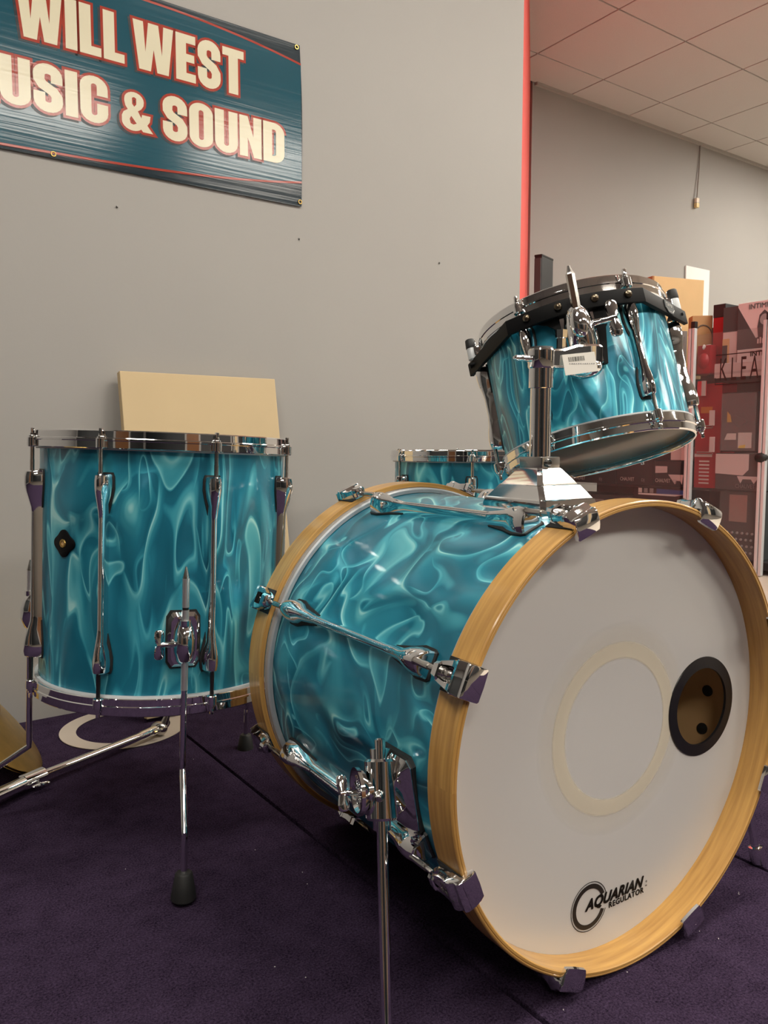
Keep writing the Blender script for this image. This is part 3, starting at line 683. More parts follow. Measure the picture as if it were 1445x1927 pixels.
for a in LANG:
    lo = link('lug', lm, bass, on_shell(RB, a, LB-l_in)); link('gasket', gm, lo); link('gasket', gm, lo, T(0, 0, -LL) @ Matrix.Rotation(PI, 4, 'Y'))
    link('tension_rod', rl_f, lo); link('tension_rod', rl_f, lo, T(0, 0, -LL) @ Matrix.Rotation(PI, 4, 'Y'))
    for fr_ in (True, False):
        M = on_shell(RO, a, LB if fr_ else 0)
        if not fr_: M = M @ Matrix.Rotation(PI, 4, 'Z') @ Matrix.Rotation(PI, 4, 'X')
        if not fr_: M = on_shell(RO, a, 0) @ Matrix.Rotation(PI, 4, 'Y')
        c_ = link('claw', cm, bass, M); link('nut', cn, c_, T(0, RODY-.0216, 0)); link('gasket', cg, c_)
# spur brackets and legs
def spur(side, top, foot, hc_):
    a = rad(-170.5) if side < 0 else rad(-9.5)
    br = bpy.data.objects.new('spur_bracket', None); COL.objects.link(br); br.parent = bass; br.empty_display_size = .02
    M = on_shell(RB, a, LB-.126)
    def ring(x, z, y, ch): return [(-x+ch, y, -z), (x-ch, y, -z), (x, y, -z+ch), (x, y, z-ch), (x-ch, y, z), (-x+ch, y, z), (-x, y, z-ch), (-x, y, -z+ch)]
    # x runs round the shell, z along the axis
    pl = MB().loft([ring(.047, .034, -.006, .008), ring(.047, .034, .004, .008), ring(.044, .031, .007, .008), ring(.026, .017, .020, .006), ring(.020, .013, .021, .005)])
    obj('bracket_plate', pl, 'chrome', br, M)
    obj('bracket_gasket', MB().loft([ring(.0495, .0365, -.007, .009), ring(.0495, .0365, .0015, .009)]), 'black_rubber', br, M)
    bi = BMX.inverted()
    tp, ft_, hcl = bi @ Vector(top), bi @ Vector(foot), bi @ Vector(hc_)
    dr = (ft_-tp).normalized()
    out = M.to_3x3() @ Vector((0, 1, 0)); rootp = M @ Vector((0, .012, 0))
    hs = MB()
    # housing barrel round the leg
    A = aim(hcl-dr*.034, hcl+dr*.034)
    hs.lathe([(0, 0), (.017, 0), (.0195, .003), (.0195, .065), (.017, .068), (0, .068)], 36, M=A, closed=False)
    hs.lathe([(.0085, -.012), (.0125, -.011), (.0125, .001), (.0085, .001)], 24, M=A)
    hs.lathe([(.0080, .067), (.0105, .067), (.0105, .079), (.0080, .080)], 24, M=A)
    hs.path([rootp, rootp+(hcl-rootp)*.55, hcl], [.026, .023, .018], 28)
    obj('housing', hs, 'chrome', br)
    # dial and wing screw pointing along the drum's rear direction
    bi3 = bi.to_3x3()
    dz = (bi3 @ Vector((-.95*(-side), -.30, .02))).normalized()
    if side > 0: dz = (bi3 @ Vector((.6, .75, 0))).normalized()
    B = aim(hcl+dz*.0205, hcl+dz*.05)
    hs2 = MB().path([hcl, hcl+dz*.021], .015, 20); obj('dial_neck', hs2, 'chrome', br)
    dl = MB().lathe([(0, 0), (.022, 0), (.0275, .006), (.0275, .0105), (.0235, .0105), (.021, .006), (.006, .004), (0, .004)], 36, M=B, closed=False)
    for k in range(9):
        dl.box((.0135, 0, .006), (.011, .0022, .004), .0006, B @ RZ(2*PI*k/9))
    obj('dial', dl, 'chrome', br)
    wn = MB(); wing_nut(wn, B @ T(0, 0, .004) @ RZ(.5), .85); obj('wing_nut', wn, 'chrome', br)
    # screw facing the camera side
    of = (bi3 @ Vector((-.10, -.99, 0))).normalized() if side < 0 else out; C_ = aim(hcl+of*.0185, hcl+of*.03)
    obj('screw', MB().lathe([(0, .009), (.003, .0085), (.0045, .007), (.006, .004), (.0068, .001), (.0068, 0), (0, 0)], 18, M=C_, closed=False), 'steel', br)
    lg_ = MB().path([tp, tp+dr*.002, tp+(ft_-tp)*.55, ft_-dr*.02], [.0048, .0064, .0064, .0064], 20)
    lo = obj('spur_leg', lg_, 'chrome', bass)
    obj('rubber_foot', MB().lathe([(0, 0), (.009, 0), (.010, .004), (.0115, .020), (.0105, .026), (.0065, .027), (.0065, .030), (0, .030)], 24, M=aim(ft_, ft_-dr), closed=False), 'black_rubber' if side < 0 else 'chrome', lo)
spur(-1, (-.0045, .912, .3185), (.0040, .800, .002), (-.0030, .9000, .262))
spur(1, (.545, 1.245, .315), (.594, 1.211, .002), (.553, 1.238, .26))

# ================================================================== FLOOR TOM (front)
def tom_axes(a, c):
    ax = Vector((math.sin(a), math.sin(c)*math.cos(a), math.cos(c)*math.cos(a))); e1 = Vector((0, 1, 0)).cross(ax).normalized(); return ax, e1, ax.cross(e1)
fax, fe1, fe2 = tom_axes(.032766, .023928)
FT = Vector((-.379684, 1.395615, .678693)); FR, FH, FRH, FHH = .2032, .4316, .013, .0276
FB = FT-fax*(FT.z/fax.z)
FZ = (FT-FB).length
FMX = frameM(FB, fe1, fe2, fax)
ft = thing('floor_tom', 'teal pearl floor tom on three chrome legs in front of the tan board', 'drum', FMX)
build_tom(ft, FR, FH, FRH, FHH, 8, rad(-145), .0155, 'pearl_tom', FZ, .0655, True)
# badge
M = on_shell(FR, rad(-122.2), FZ-.1755)
bd = MB()
star = []
for k in range(48):
    a = 2*PI*k/48; r_ = .0208+.0024*math.cos(4*a)
    star.append((r_*1.08*math.cos(a), r_*.92*math.sin(a)))
rings = []
for y, sc in ((-.002, 1.0), (.0018, 1.0), (.0026, .93)):
    rings.append([(x*sc, y-(x*sc)**2/(2*FR), z*sc) for x, z in star])
bd.loft(rings)
bo = obj('badge', bd, 'black_metal', ft, M); bo['label'] = 'black star-shaped vent badge with brass grommet'
obj('vent_grommet', MB().lathe([(.0032, .003), (.0062, .003), (.0070, .0012), (.0070, -.001), (.0032, -.001)], 24, M=Matrix.Rotation(-PI/2, 4, 'X')), 'brass', bo, T(0, .001, 0))
obj('vent_hole', MB().lathe([(0, .0022), (.0034, .0022), (.0034, -.002), (0, -.002)], 16, M=Matrix.Rotation(-PI/2, 4, 'X'), closed=False), 'interior_wood', bo, T(0, .001, 0))
def tom_leg(root, R_, Ztop, ang, zc, foot_local, rod_top, wing_side, zb=.165, zm=.100):
    """bracket on the shell at height zc, leg going down to foot_local (root frame)"""
    M = on_shell(R_, ang, zc)
    br = bpy.data.objects.new('leg_bracket', None); COL.objects.link(br); br.parent = root; br.empty_display_size = .02
    def ring(x, z0, z1, y, ch): return [(-x+ch, y, z0), (x-ch, y, z0), (x, y, z0+ch*1.6), (x*1.04, y, (z0+z1)/2), (x, y, z1-ch*1.6), (x-ch, y, z1), (-x+ch, y, z1), (-x, y, z1-ch*1.6), (-x*1.04, y, (z0+z1)/2), (-x, y, z0+ch*1.6)]
    obj('bracket_gasket', MB().loft([ring(.0255, -.045, .045, -.005, .006), ring(.0255, -.045, .045, .0015, .006)]), 'black_rubber', br, M)
    obj('bracket_plate', MB().loft([ring(.023, -.042, .042, -.004, .006), ring(.023, -.042, .042, .004, .006), ring(.019, -.037, .036, .009, .005)]), 'chrome', br, M)
    cl = MB(); secs = []
    for z, a, y1 in ((-.036, .009, .018), (-.030, .0135, .027), (-.015, .0165, .033), (.002, .0165, .033), (.016, .0145, .029), (.026, .011, .022), (.029, .0095, .018)):
        secs.append([(a*math.cos(PI*i/12), .004+(y1-.004)*math.sin(PI*i/12)**.7, z) for i in range(13)])
    cl.loft(secs); cl.path([(0, .018, .024), (0, .018, .032)], .0085, 16)
    obj('clamp', cl, 'chrome', br, M)
    wn = MB(); wing_nut(wn, T(wing_side*.013, .016, -.004) @ Matrix.Rotation(wing_side*PI/2, 4, 'Y') @ RZ(0), .95)
    obj('wing_nut', wn, 'chrome', br, M)
    yl = R_+.018
    c, s = math.cos(ang), math.sin(ang)
    top = Vector((yl*c, yl*s, rod_top)); zk = zc-.075
    p1 = Vector((yl*c, yl*s, zk)); bend1 = Vector((yl*c, yl*s, zb)); f = Vector(foot_local); kn = bend1.lerp(Vector((f.x, f.y, .0)), .0)
    up = MB()
    up.path([top-Vector((0, 0, .0)), top-Vector((0, 0, .004)), top-Vector((0, 0, .016)), top-Vector((0, 0, .018))], [.0012, .0022, .0050, .0052], 16)
    lo = obj('leg', MB(), 'chrome', br) if False else None
    leg = MB()
    mid = Vector((f.x, f.y, zm)); b0 = bend1+Vector((0, 0, .015)); 
    leg.path([p1, b0, b0.lerp(bend1, .5), bend1*1.0, bend1.lerp(mid, .12), bend1.lerp(mid, .88), mid, mid+Vector((0, 0, -.012)), Vector((f.x, f.y, .028))], .0050, 18)
    lobj = obj('leg', leg, 'chrome', root)
    obj('leg_tip', up, 'steel', lobj)
    z = top.z-.018
    for z0, z1 in ((top.z-.018, top.z-.062), (top.z-.066, zk)): 
        obj('knurled_section', MB().path([(yl*c, yl*s, z0), (yl*c, yl*s, z1)], .0055, 18), 'knurled', lobj)
    obj('groove', MB().path([(yl*c, yl*s, top.z-.061), (yl*c, yl*s, top.z-.067)], .0048, 14), 'dark_steel', lobj)
    obj('rubber_foot', MB().lathe([(0, .001), (.0165, .001), (.0185, .004), (.0175, .012), (.0125, .040), (.0105, .042), (0, .042)], 28, closed=False), 'black_rubber', lobj, T(f.x, f.y, 0))
    return lobj
fi = FMX.inverted()
tom_leg(ft, FR, FZ, rad(-66.5), FZ-.315, fi @ Vector((-.2915, 1.105, .0)), FZ-.201, 1)
tom_leg(ft, FR, FZ, rad(-168), FZ-.305, fi @ Vector((-.745, 1.315, .0)), FZ-.22, 1, .135, .045)
tom_leg(ft, FR, FZ, rad(53.5), FZ-.315, fi @ Vector((-.303, 1.692, .0)), FZ-.201, 1)

# ================================================================== SECOND FLOOR TOM (behind the bass drum)
tb = thing('floor_tom', 'teal pearl drum half hidden behind the bass drum and tom post', 'drum', T(.206, 2.05, 0))
build_tom(tb, .1778, .380, .011, .026, 6, rad(-150), .0150, 'pearl_back', .6485, .062)
for a in (-95, 25, 145):
    c, s = math.cos(rad(a)), math.sin(rad(a)); 
    tom_leg(tb, .1778, .6485, rad(a), .36, Vector((.26*c, .26*s, 0)), .44, -1)

# ================================================================== RACK TOM
rax, re1, re2 = tom_axes(-.17071, .252668)
RT = Vector((.319634, 1.403267, .881663)); RR, RHT = .1524, .252
RMX = frameM(RT-rax*RHT, re1, re2, rax)
rt = thing('rack_tom', 'small teal pearl tom tilted above the bass drum on a chrome post', 'drum', RMX)
build_tom(rt, RR, RHT, .0065, .0270, 6, rad(-190.4), .0150, 'pearl_rack', RHT, .0520, lug_w=.0110, lug_h=.0230, lug_pad=.050)
# black suspension bar
zb0, zb1 = RHT-.0555, RHT-.0325
pp = [(.187, 164), (.179, -137)] + [(.1755, a) for a in range(-128, -71, 7)] + [(.178, -64), (.190, -7)]
outer = [(r_*math.cos(rad(a)), r_*math.sin(rad(a))) for r_, a in pp]
inner = []
for i, p in enumerate(outer):
    a = outer[max(0, i-1)]; b_ = outer[min(len(outer)-1, i+1)]; dx, dy = b_[0]-a[0], b_[1]-a[1]; q = math.hypot(dx, dy); inner.append((p[0]-dy/q*.007, p[1]+dx/q*.007))
mb = MB(); rings = []
for (xo, yo), (xi, yi) in zip(outer, inner):
    mxx, myy = xo*.93+xi*.07, yo*.93+yi*.07
    rings.append([(xi, yi, zb0), (mxx, myy, zb0), (xo, yo, zb0+.002), (xo, yo, zb1-.002), (mxx, myy, zb1), (xi, yi, zb1)])
bar = obj('suspension_bar', mb.loft(rings), 'black_metal', rt, angle=20)
bar['label'] = 'matt black suspension bar round the top of the tom'
scm = MB().lathe([(0, .0065), (.003, .006), (.0055, .004), (.0062, .001), (.0062, 0), (0, 0)], 16, M=Matrix.Rotation(-PI/2, 4, 'X'), closed=False).mesh('screw', 'bronze_screw')
for a in (-125.2, -108.7, -90.7, -73.3): link('screw', scm, bar, on_shell(.1750, rad(a), RHT-.0425))
for a in (169.6, -10.4):
    k1 = MB().lathe([(0, -.022), (.0055, -.022), (.0085, -.019), (.0085, .0), (.0070, .003), (0, .003)], 20, closed=False)
    o = obj('grommet', k1, 'aluminium', bar, on_shell(RR+.0215, rad(a), RHT-.013))
    obj('cap', MB().lathe([(0, .001), (.0088, .001), (.0092, .003), (.0085, .016), (.0075, .0175), (0, .018)], 20, closed=False), 'black_rubber', o)
    obj('clip', MB().box((0, -.004, -.030), (.020, .024, .004), .001), 'black_metal', o)
# maker's plate on the right facet
p0, p1 = Vector((*outer[-2], 0)), Vector((*outer[-1], 0)); ux = (p1-p0).normalized(); nrm = Vector((ux.y, -ux.x, 0))
cpl = p0.lerp(p1, .56)+nrm*.0004; cpl.z = (zb0+zb1)/2
PM = frameM(cpl, ux, (0, 0, 1), nrm)
pl = obj('name_plate', MB().prism([(-.019, -.0035), (-.009, -.0105), (.009, -.0105), (.019, -.0035), (.019, .0105), (-.019, .0105)], 0, .0010), 'box_grey', bar, PM)
pl['label'] = 'grey shield plate with the maker name'
w_ = text_mesh('TAMA', .0095, 'print_white', .0002, 0, 1.1, 'CENTER'); link('plate_lettering', w_, pl, T(0, .0005, .0012))
pg = MB()
for a_, b_ in (((-.017, -.002), (-.0085, -.0080)), ((-.0085, -.0080), (.0085, -.0080)), ((.0085, -.0080), (.017, -.002))): pg.path([(*a_, .0012), (*b_, .0012)], .0005, 6)
obj('plate_line', pg, 'print_white', pl)
# hanging bracket plate
mb = MB(); rings = []
for a, z0, in ((-123, .052), (-117, .060), (-111, .076), (-108.5, .142), (-90, .142), (-87, .086), (-82, .064), (-75, .052)):
    r_ = RR+.006; c, s = math.cos(rad(a)), math.sin(rad(a))
    rings.append([(r_*c, r_*s, RHT-z0), (r_*c, r_*s, RHT-.036), ((r_+.006)*c, (r_+.006)*s, RHT-.036), ((r_+.006)*c, (r_+.006)*s, RHT-z0)])
obj('hanger_plate', mb.loft(rings), 'black_metal', rt)
# chrome egg clamp gripping the holder's rod
M = on_shell(RR+.012, rad(-101.0), RHT-.086)
ec = bpy.data.objects.new('rod_clamp', None); COL.objects.link(ec); ec.parent = rt; ec.matrix_local = M; ec.empty_display_size = .02
cl = MB(); secs = []
for z, a, y1 in ((-.052, .016, .016), (-.046, .0195, .022), (-.020, .0225, .034), (.004, .0230, .041), (.020, .0205, .039), (.030, .0160, .032), (.0335, .0135, .027)):
    secs.append([(a*math.cos(PI*i/14), -.002+(y1+.002)*math.sin(PI*i/14)**.62, z) for i in range(15)])
obj('clamp_body', cl.loft(secs), 'chrome', ec)
obj('clamp_back', MB().box((0, -.001, -.008), (.052, .008, .094), .004), 'chrome', ec)
obj('clamp_dome', MB().sphere((0, .031, .004), .0175, (.85, .75, 1.4)), 'chrome', ec)
wn = MB(); wing_nut(wn, T(-.020, .014, .004) @ Matrix.Rotation(-PI/2, 4, 'Y'), 1.2); obj('wing_nut', wn, 'chrome', ec)

# ================================================================== TOM HOLDER
PH = Vector((.2185, 1.119, .0))
th_ = thing('tom_holder', 'chrome tom post with pyramid foot standing on the bass drum', 'drum hardware', frameM((PH.x, PH.y, .578), EB1, -AXB, (0, 0, 1)))
def octo(x, y, z, ch): return [(-x+ch, -y, z), (x-ch, -y, z), (x, -y+ch, z), (x, y-ch, z), (x-ch, y, z), (-x+ch, y, z), (-x, y-ch, z), (-x, -y+ch, z)]
mb = MB().loft([octo(.0535, .064, -.0055, .006), octo(.0535, .064, .0035, .006), octo(.0515, .061, .0115, .006), octo(.0500, .0590, .0125, .006), octo(.0400, .0440, .0300, .006), octo(.0385, .0420, .0308, .006), octo(.0235, .0255, .0510, .005), octo(.0215, .0235, .0530, .005)])
obj('base', mb, 'chrome', th_, angle=20)
obj('neck_block', MB().box((0, 0, .0605), (.0400, .040, .0165), .002), 'steel', th_, RZ(rad(8)))
obj('neck_screw', MB().lathe([(0, .004), (.003, .004), (.0045, .005), (.0062, .003), (.0062, 0), (0, 0)], 18, M=T(-.006, -.0205, .0605) @ Matrix.Rotation(PI/2, 4, 'X'), closed=False), 'dark_steel', th_)
obj('tube', MB().lathe([(0, .066), (.0148, .066), (.0148, .172), (0, .172)], 40, closed=False), 'chrome', th_)
obj('collar', MB().lathe([(.0145, .163), (.0172, .164), (.0172, .1905), (.0145, .1915)], 40), 'chrome', th_)
ti = th_.matrix_world.inverted()
def L3(u, v, y): return ti @ at_depth(u, v, y)
# clamp arm from the post to the ball joint
c0 = Vector((0, 0, .203)); c1 = L3(1098, 682, 1.155); c1.z = c0.z+.006
mb = MB().lathe([(0, .1905), (.0178, .1905), (.0190, .193), (.0190, .2150), (.0175, .2175), (0, .2175)], 36, closed=False)
dxy = (c1-c0); dxy.z = 0; dl_ = dxy.length; dirx = dxy.normalized(); diry = Vector((-dirx.y, dirx.x, 0))
def armsec(t_, hw, z0, z1): p = c0+dxy*t_; return [tuple(Vector((p.x, p.y, 0))+diry*y+Vector((0, 0, z))) for y, z in ((-hw+.003, z0), (hw-.003, z0), (hw, z0+.003), (hw, z1-.003), (hw-.003, z1), (-hw+.003, z1), (-hw, z1-.003), (-hw, z0+.003))]
mb.loft([armsec(0, .0165, .1915, .2165), armsec(.35, .0170, .1920, .2180), armsec(.62, .0215, .1935, .2245), armsec(1.0, .0235, .1940, .2270), armsec(1.22, .0200, .1950, .2270)])
clp = obj('clamp_arm', mb, 'chrome', th_, angle=28)
obj('clamp_cap', MB().lathe([(0, .2175), (.0172, .2175), (.0150, .2205), (0, .221)], 32, closed=False), 'black_rubber', th_)
obj('ball_joint', MB().sphere((c1.x, c1.y, .1955), .0265, (1, 1, .62), 28, 14), 'chrome', th_)
tb_ = c0.lerp(c1, .52)
obj('tension_bolt', MB().lathe([(0, .218), (.0065, .218), (.0065, .234), (.0085, .235), (.0085, .246), (0, .247)], 6, M=T(tb_.x-.006, tb_.y, 0), closed=False), 'chrome', th_)
obj('side_bolt', MB().path([(0, 0, 0), dirx*-.012, dirx*-.026, dirx*-.030], [.0045, .0045, .0040, .002], 12, M=T(-.018*dirx.x, -.018*dirx.y, .2035)), 'chrome', th_)
# hexagonal rod through the egg clamp
ra, rb_, rc_ = L3(1069, 500, 1.203), L3(1076, 540, 1.203), L3(1093, 628, 1.206)
dr_ = (rc_-ra).normalized()
obj('rod', MB().path([ra, ra+dr_*.010, ra+dr_*.0125, rc_], [.0022, .0052, .0068, .0068], 6), 'steel', th_, smooth=False)
# price tag stuck on the clamp
tg0 = at_depth(1057, 668, 1.112); tgx = (at_depth(1118, 662, 1.124)-tg0); tgy = (at_depth(1061, 707, 1.107)-tg0)
ex = tgx.normalized(); ez = ex.cross(-tgy.normalized()).normalized(); ey = ez.cross(ex)
tw, tht = tgx.length, tgy.length
TM = ti @ frameM(tg0, ex, ey, ez)
tg = obj('price_tag', MB().prism([(0, 0), (tw, 0), (tw, -tht*.95), (0, -tht)], -.0004, .0004), 'tag_white', th_, TM, smooth=False); tg['label'] = 'white paper price tag with a barcode'
bc = MB(); x = tw*.17
for k, w_ in enumerate((.6, .4, .5, .4, .9, .4, 1.6, .8, 1.2, .4, .9, .5, .4, .6)):
    bc.box((x+w_*.0005, -tht*.26, .0006), (w_*.0010, tht*.22, .0003)); x += (w_*.0010+.0011)
obj('barcode', bc, 'print_black', tg, smooth=False)
w_ = text_mesh('CLAMP', .0026, 'print_grey'); 
for k in range(11): pass
ln_ = MB()
for k in range(12): ln_.box((tw*(.19+.066*k), -tht*.46-.0003*k, .0006), (.0020 if k % 3 else .0012, .0014, .0003))
obj('small_print', ln_, 'print_grey', tg, smooth=False)

# ================================================================== TAN BOARD
bw0, bw1 = .600, 1.022; zt_, dt_, db_ = .832, 1.985, 1.845
updir = (Vector((0, dt_-db_, zt_))).normalized()
bx = D1; by = (D2*updir.y+UP*updir.z); bz = bx.cross(by)
hb = zt_/updir.z
o = obj('leaning_board', MB().box((0, hb/2, 0), (bw1-bw0, hb, .022), .002), 'tan_board', None, frameM(RW((bw0+bw1)/2, db_, .008), bx, by, bz), smooth=False)
tag(o, 'plain tan panel leaning against the wall behind the floor tom', 'board')

# ================================================================== LEFT: CYMBALS, STAND, MUTE RING
def cymbal_prof(r_, t_=.0012):
    top = [(0, .050), (.014, .049), (.030, .044), (.042, .034), (.050, .026), (.058, .0225), (.09, .0175), (.13, .0105), (r_-.004, .001), (r_, 0)]
    return [(.006, .050)]+top[1:]+[(q, z-t_) for q, z in reversed(top[1:])]+[(.006, .050-t_)]
base = at_height(80, 1437, 0.0)
for q, (r_, nrm, off, lb) in enumerate(((.185, Vector((.66, .30, .69)), Vector((0, 0, 0)), 'brass cymbal propped on edge beside the floor tom, the outer of two'),
                                        (.185, Vector((.64, .36, .68)), Vector((-.020, -.008, 0)), 'brass cymbal nested behind the outer one at the left edge'))):
    nrm.normalize(); dn = Vector((0, 0, -1)); dn = (dn-nrm*dn.dot(nrm)).normalized()
    ctr = base-dn*r_+off+Vector((0, 0, .002))
    ex_ = dn.cross(nrm).normalized()
    o = obj('cymbal', MB().lathe(cymbal_prof(r_), 72), 'brass', None, frameM(ctr, dn, nrm.cross(dn), nrm), angle=60)
    tag(o, lb, 'cymbal', 'cymbals at the left edge')
sA, sB, sC = at_height(-90, 1535, .03), at_height(66, 1464, .022), at_height(292, 1374, .020)
sd = (sC-sA).normalized()
st = thing('cymbal_stand', 'chrome cymbal stand lying on the carpet under the floor tom', 'stand', T(*sC)); si = st.matrix_world.inverted()
def sp(p): return si @ p
obj('lower_tube', MB().path([sp(sA), sp(sB)], .0125, 24), 'chrome', st)
obj('collar', MB().path([sp(sB-sd*.03), sp(sB-sd*.028), sp(sB+sd*.018), sp(sB+sd*.02)], [.0125, .0155, .0155, .0125], 24), 'chrome', st)
wn = MB(); wing_nut(wn, aim(sp(sB)+Vector((.006, -.008, -.004)), sp(sB)+Vector((.03, -.03, -.004))), .7); obj('wing_nut', wn, 'chrome', st)
obj('upper_tube', MB().path([sp(sB), sp(sC-sd*.05), sp(sC-sd*.04), sp(sC)], [.0088, .0088, .0105, .0105], 20), 'chrome', st)
tl_ = MB().sphere((0, 0, 0), .018, (1.1, .8, .9)); tl_.path([(0, 0, 0), (.012, .006, .012), (.018, .01, .03)], [.010, .009, .006], 14)
obj('tilter', tl_, 'steel', st, T(*(sp(sC)+sd*.012)))
wn = MB(); wing_nut(wn, T(*(sp(sC)+sd*.012+Vector((0, -.012, .004)))) @ Matrix.Rotation(PI/2, 4, 'X') @ RZ(.4), .8); obj('wing_nut', wn, 'chrome', st)
mc = at_height(233, 1366, .004)
o = obj('mute_ring', MB().lathe([(.105, -.0005), (.1415, -.0005), (.1415, .0006), (.105, .0006)], 96), 'mute_ring', None, T(mc.x, mc.y, .002))
tag(o, 'flat beige drum muffling ring lying on the carpet by the wall', 'ring')
# lint specks
mb = MB()
for u, v in ((569, 1112+530), (236, 1636), (578, 1664), (517, 1820), (575, 1840), (1390, 1680), (1352, 1767), (1316, 1753), (1390, 1683), (1060, 1901), (364, 1429), (1180, 1830), (480, 1600)):
    p = at_height(u, v, .001); a = random.uniform(0, 3); l_ = random.uniform(.0008, .0024)
    mb.box((0, 0, 0), (l_, .0007, .0007), 0, T(p.x, p.y, .0016) @ RZ(a))
tag(obj('lint', mb, 'lint', None, smooth=False), 'tiny pale lint specks scattered on the purple carpet', 'lint', kind='stuff')

# ================================================================== BACK ROOM
# hanging connector on the far wall
hp = at_plane(1311, 382, D2, WF-.02); ht_ = at_plane(1318, 270, D2, WF-.006)
HM = frameM(hp, D1, UP, D1.cross(UP)); hn = thing('hanging_connector', 'small ivory cable connector dangling from the ceiling at the far wall', 'cable', HM); hi = HM.inverted()
obj('cord', MB().path([hi @ ht_, (hi @ ht_)*.6+Vector((.004, 0, 0)), (hi @ ht_)*.3, (0, .035, 0)], [.005, .005, .005, .005], 8), 'cord_grey', hn)
obj('plug', MB().box((0, .018, 0), (.036, .038, .022), .003), 'ivory_pale', hn); obj('socket', MB().box((0, -.018, 0), (.036, .036, .026), .003), 'ivory_plastic', hn)
obj('grip_ring', MB().box((0, -.0005, 0), (.038, .004, .026), .001), 'wire_grey', hn)

CD = 3.90
CX, CY, CZ = -D2, UP, -D1
def cp(u, v, D=CD):
    p = at_plane(u, v, D1, D); return (-(p.dot(D2)), p.z)
def cface(u0, v0, u1, v1, D=CD):
    um, vm = (u0+u1)/2, (v0+v1)/2
    xa, xb = cp(u0, vm, D)[0], cp(u1, vm, D)[0]; yb, ya = cp(um, v0, D)[1], cp(um, v1, D)[1]
    return xa, ya, xb, yb
def carton(name, label, cat, u0, v0, u1, v1, D, depth, mat, z0=None, group=None):
    xa, ya, xb, yb = cface(u0, v0, u1, v1, D)
    if z0 is not None: ya = z0
    M = frameM(CX*((xa+xb)/2)+UP*ya+D1*(D+depth/2), CX, CY, CZ)
    t_ = thing(name, label, cat, M, group)
    w_, h_ = xb-xa, yb-ya
    obj('body', MB().box((0, h_/2, 0), (w_, h_, depth), .003), mat, t_, smooth=False)
    t_['w'] = w_; t_['h'] = h_
    return t_, w_, h_, depth/2
def panel(t_, name, poly, z, mat): return obj(name, MB().prism(poly, z, z+.0012), mat, t_, smooth=False)
def ctext(t_, body, x, y, z, size, mat, bold=0, xs=1.0, align='CENTER'):
    return link('lettering', text_mesh(body, size, mat, bold, 0, 1.0, align, xs), t_, T(x, y, z+.0026))
SH1, SH2, SH3 = .425, 1.045, .06
# display case: posts, shelves, back, acrylic doors
xl, xr = -3.62, -1.75
dc = thing('display_case', 'tall shop display case with aluminium posts and acrylic doors', 'display case', frameM(CX*((xl+xr)/2)+D1*(CD+.2), CX, CY, CZ))
xo = (xl+xr)/2
obj('back_panel', MB().box((0, .70, -.24), (xr-xl, 1.30, .02)), 'case_dark', dc, smooth=False)
for z, zz in ((SH3, .04), (SH1, .012), (SH2, .012)):
    obj('shelf', MB().box((0, z-zz/2, -.02), (xr-xl, zz, .42)), 'case_dark' if z < .1 else 'acrylic', dc, smooth=False)
for u, top in ((1298, 1.285), (1438, .88+.4)):
    x = cp(u, 800, CD-.04)[0]-xo
    pm = MB().box((x-.012, top/2, .240), (.016, top, .024), .002).box((x+.010, top/2, .240), (.016, top, .024), .002).box((x-.001, top/2, .233), (.012, top, .014))
    p = obj('post', pm, 'aluminium', dc, smooth=False)
    obj('post_cap', MB().box((x+.006, top+.018, .238), (.026, .036, .026), .004), 'black_rubber', p, smooth=False)
for x in (xl+.02, xr-.02): obj('post', MB().box((x-xo, .64, .215), (.03, 1.28, .03), .002), 'aluminium', dc, smooth=False)
x0, x1 = cp(1304, 800)[0]-xo, cp(1434, 800)[0]-xo
obj('acrylic_door', MB().box(((x0+x1)/2, .66, .221), (x1-x0-.01, 1.18, .005)), 'acrylic', dc, smooth=False)
obj('acrylic_door', MB().box(((xl-xo+x0-.06)/2, .66, .221), (x0-.05-xl+xo, 1.18, .005)), 'acrylic', dc, smooth=False)
# knob on the right post
kx, ky = cp(1441, 861); obj('knob', MB().sphere((kx-xo, ky, .245), .026, (1.3, 1, .8)), 'black_rubber', dc)
# sign on the acrylic: outlined lettering in a frame
fx0, fy0, fx1, fy1 = cface(1346, 664, 1446, 721, CD-.03)
sg = thing('glass_sign', 'thin black framed lettering stuck on the acrylic display door', 'sign', frameM(CX*((fx0+fx1)/2)+UP*fy0+D1*(CD-.027), CX, CY, CZ))
w_, h_ = fx1-fx0+.06, fy1-fy0
fm = MB().box((.03, .001, 0), (w_, .005, .001)).box((.03, h_, 0), (w_, .005, .001)).box((-w_/2+.03, h_*.12, 0), (.004, h_*.24, .001))
obj('border', fm, 'print_black', sg, smooth=False)
gl = text_mesh('KLEA', h_*1.10, 'print_black', 0, 0, 1.50, 'LEFT', .42); link('lettering', gl, sg, T(-w_/2+.050, .020, 0))

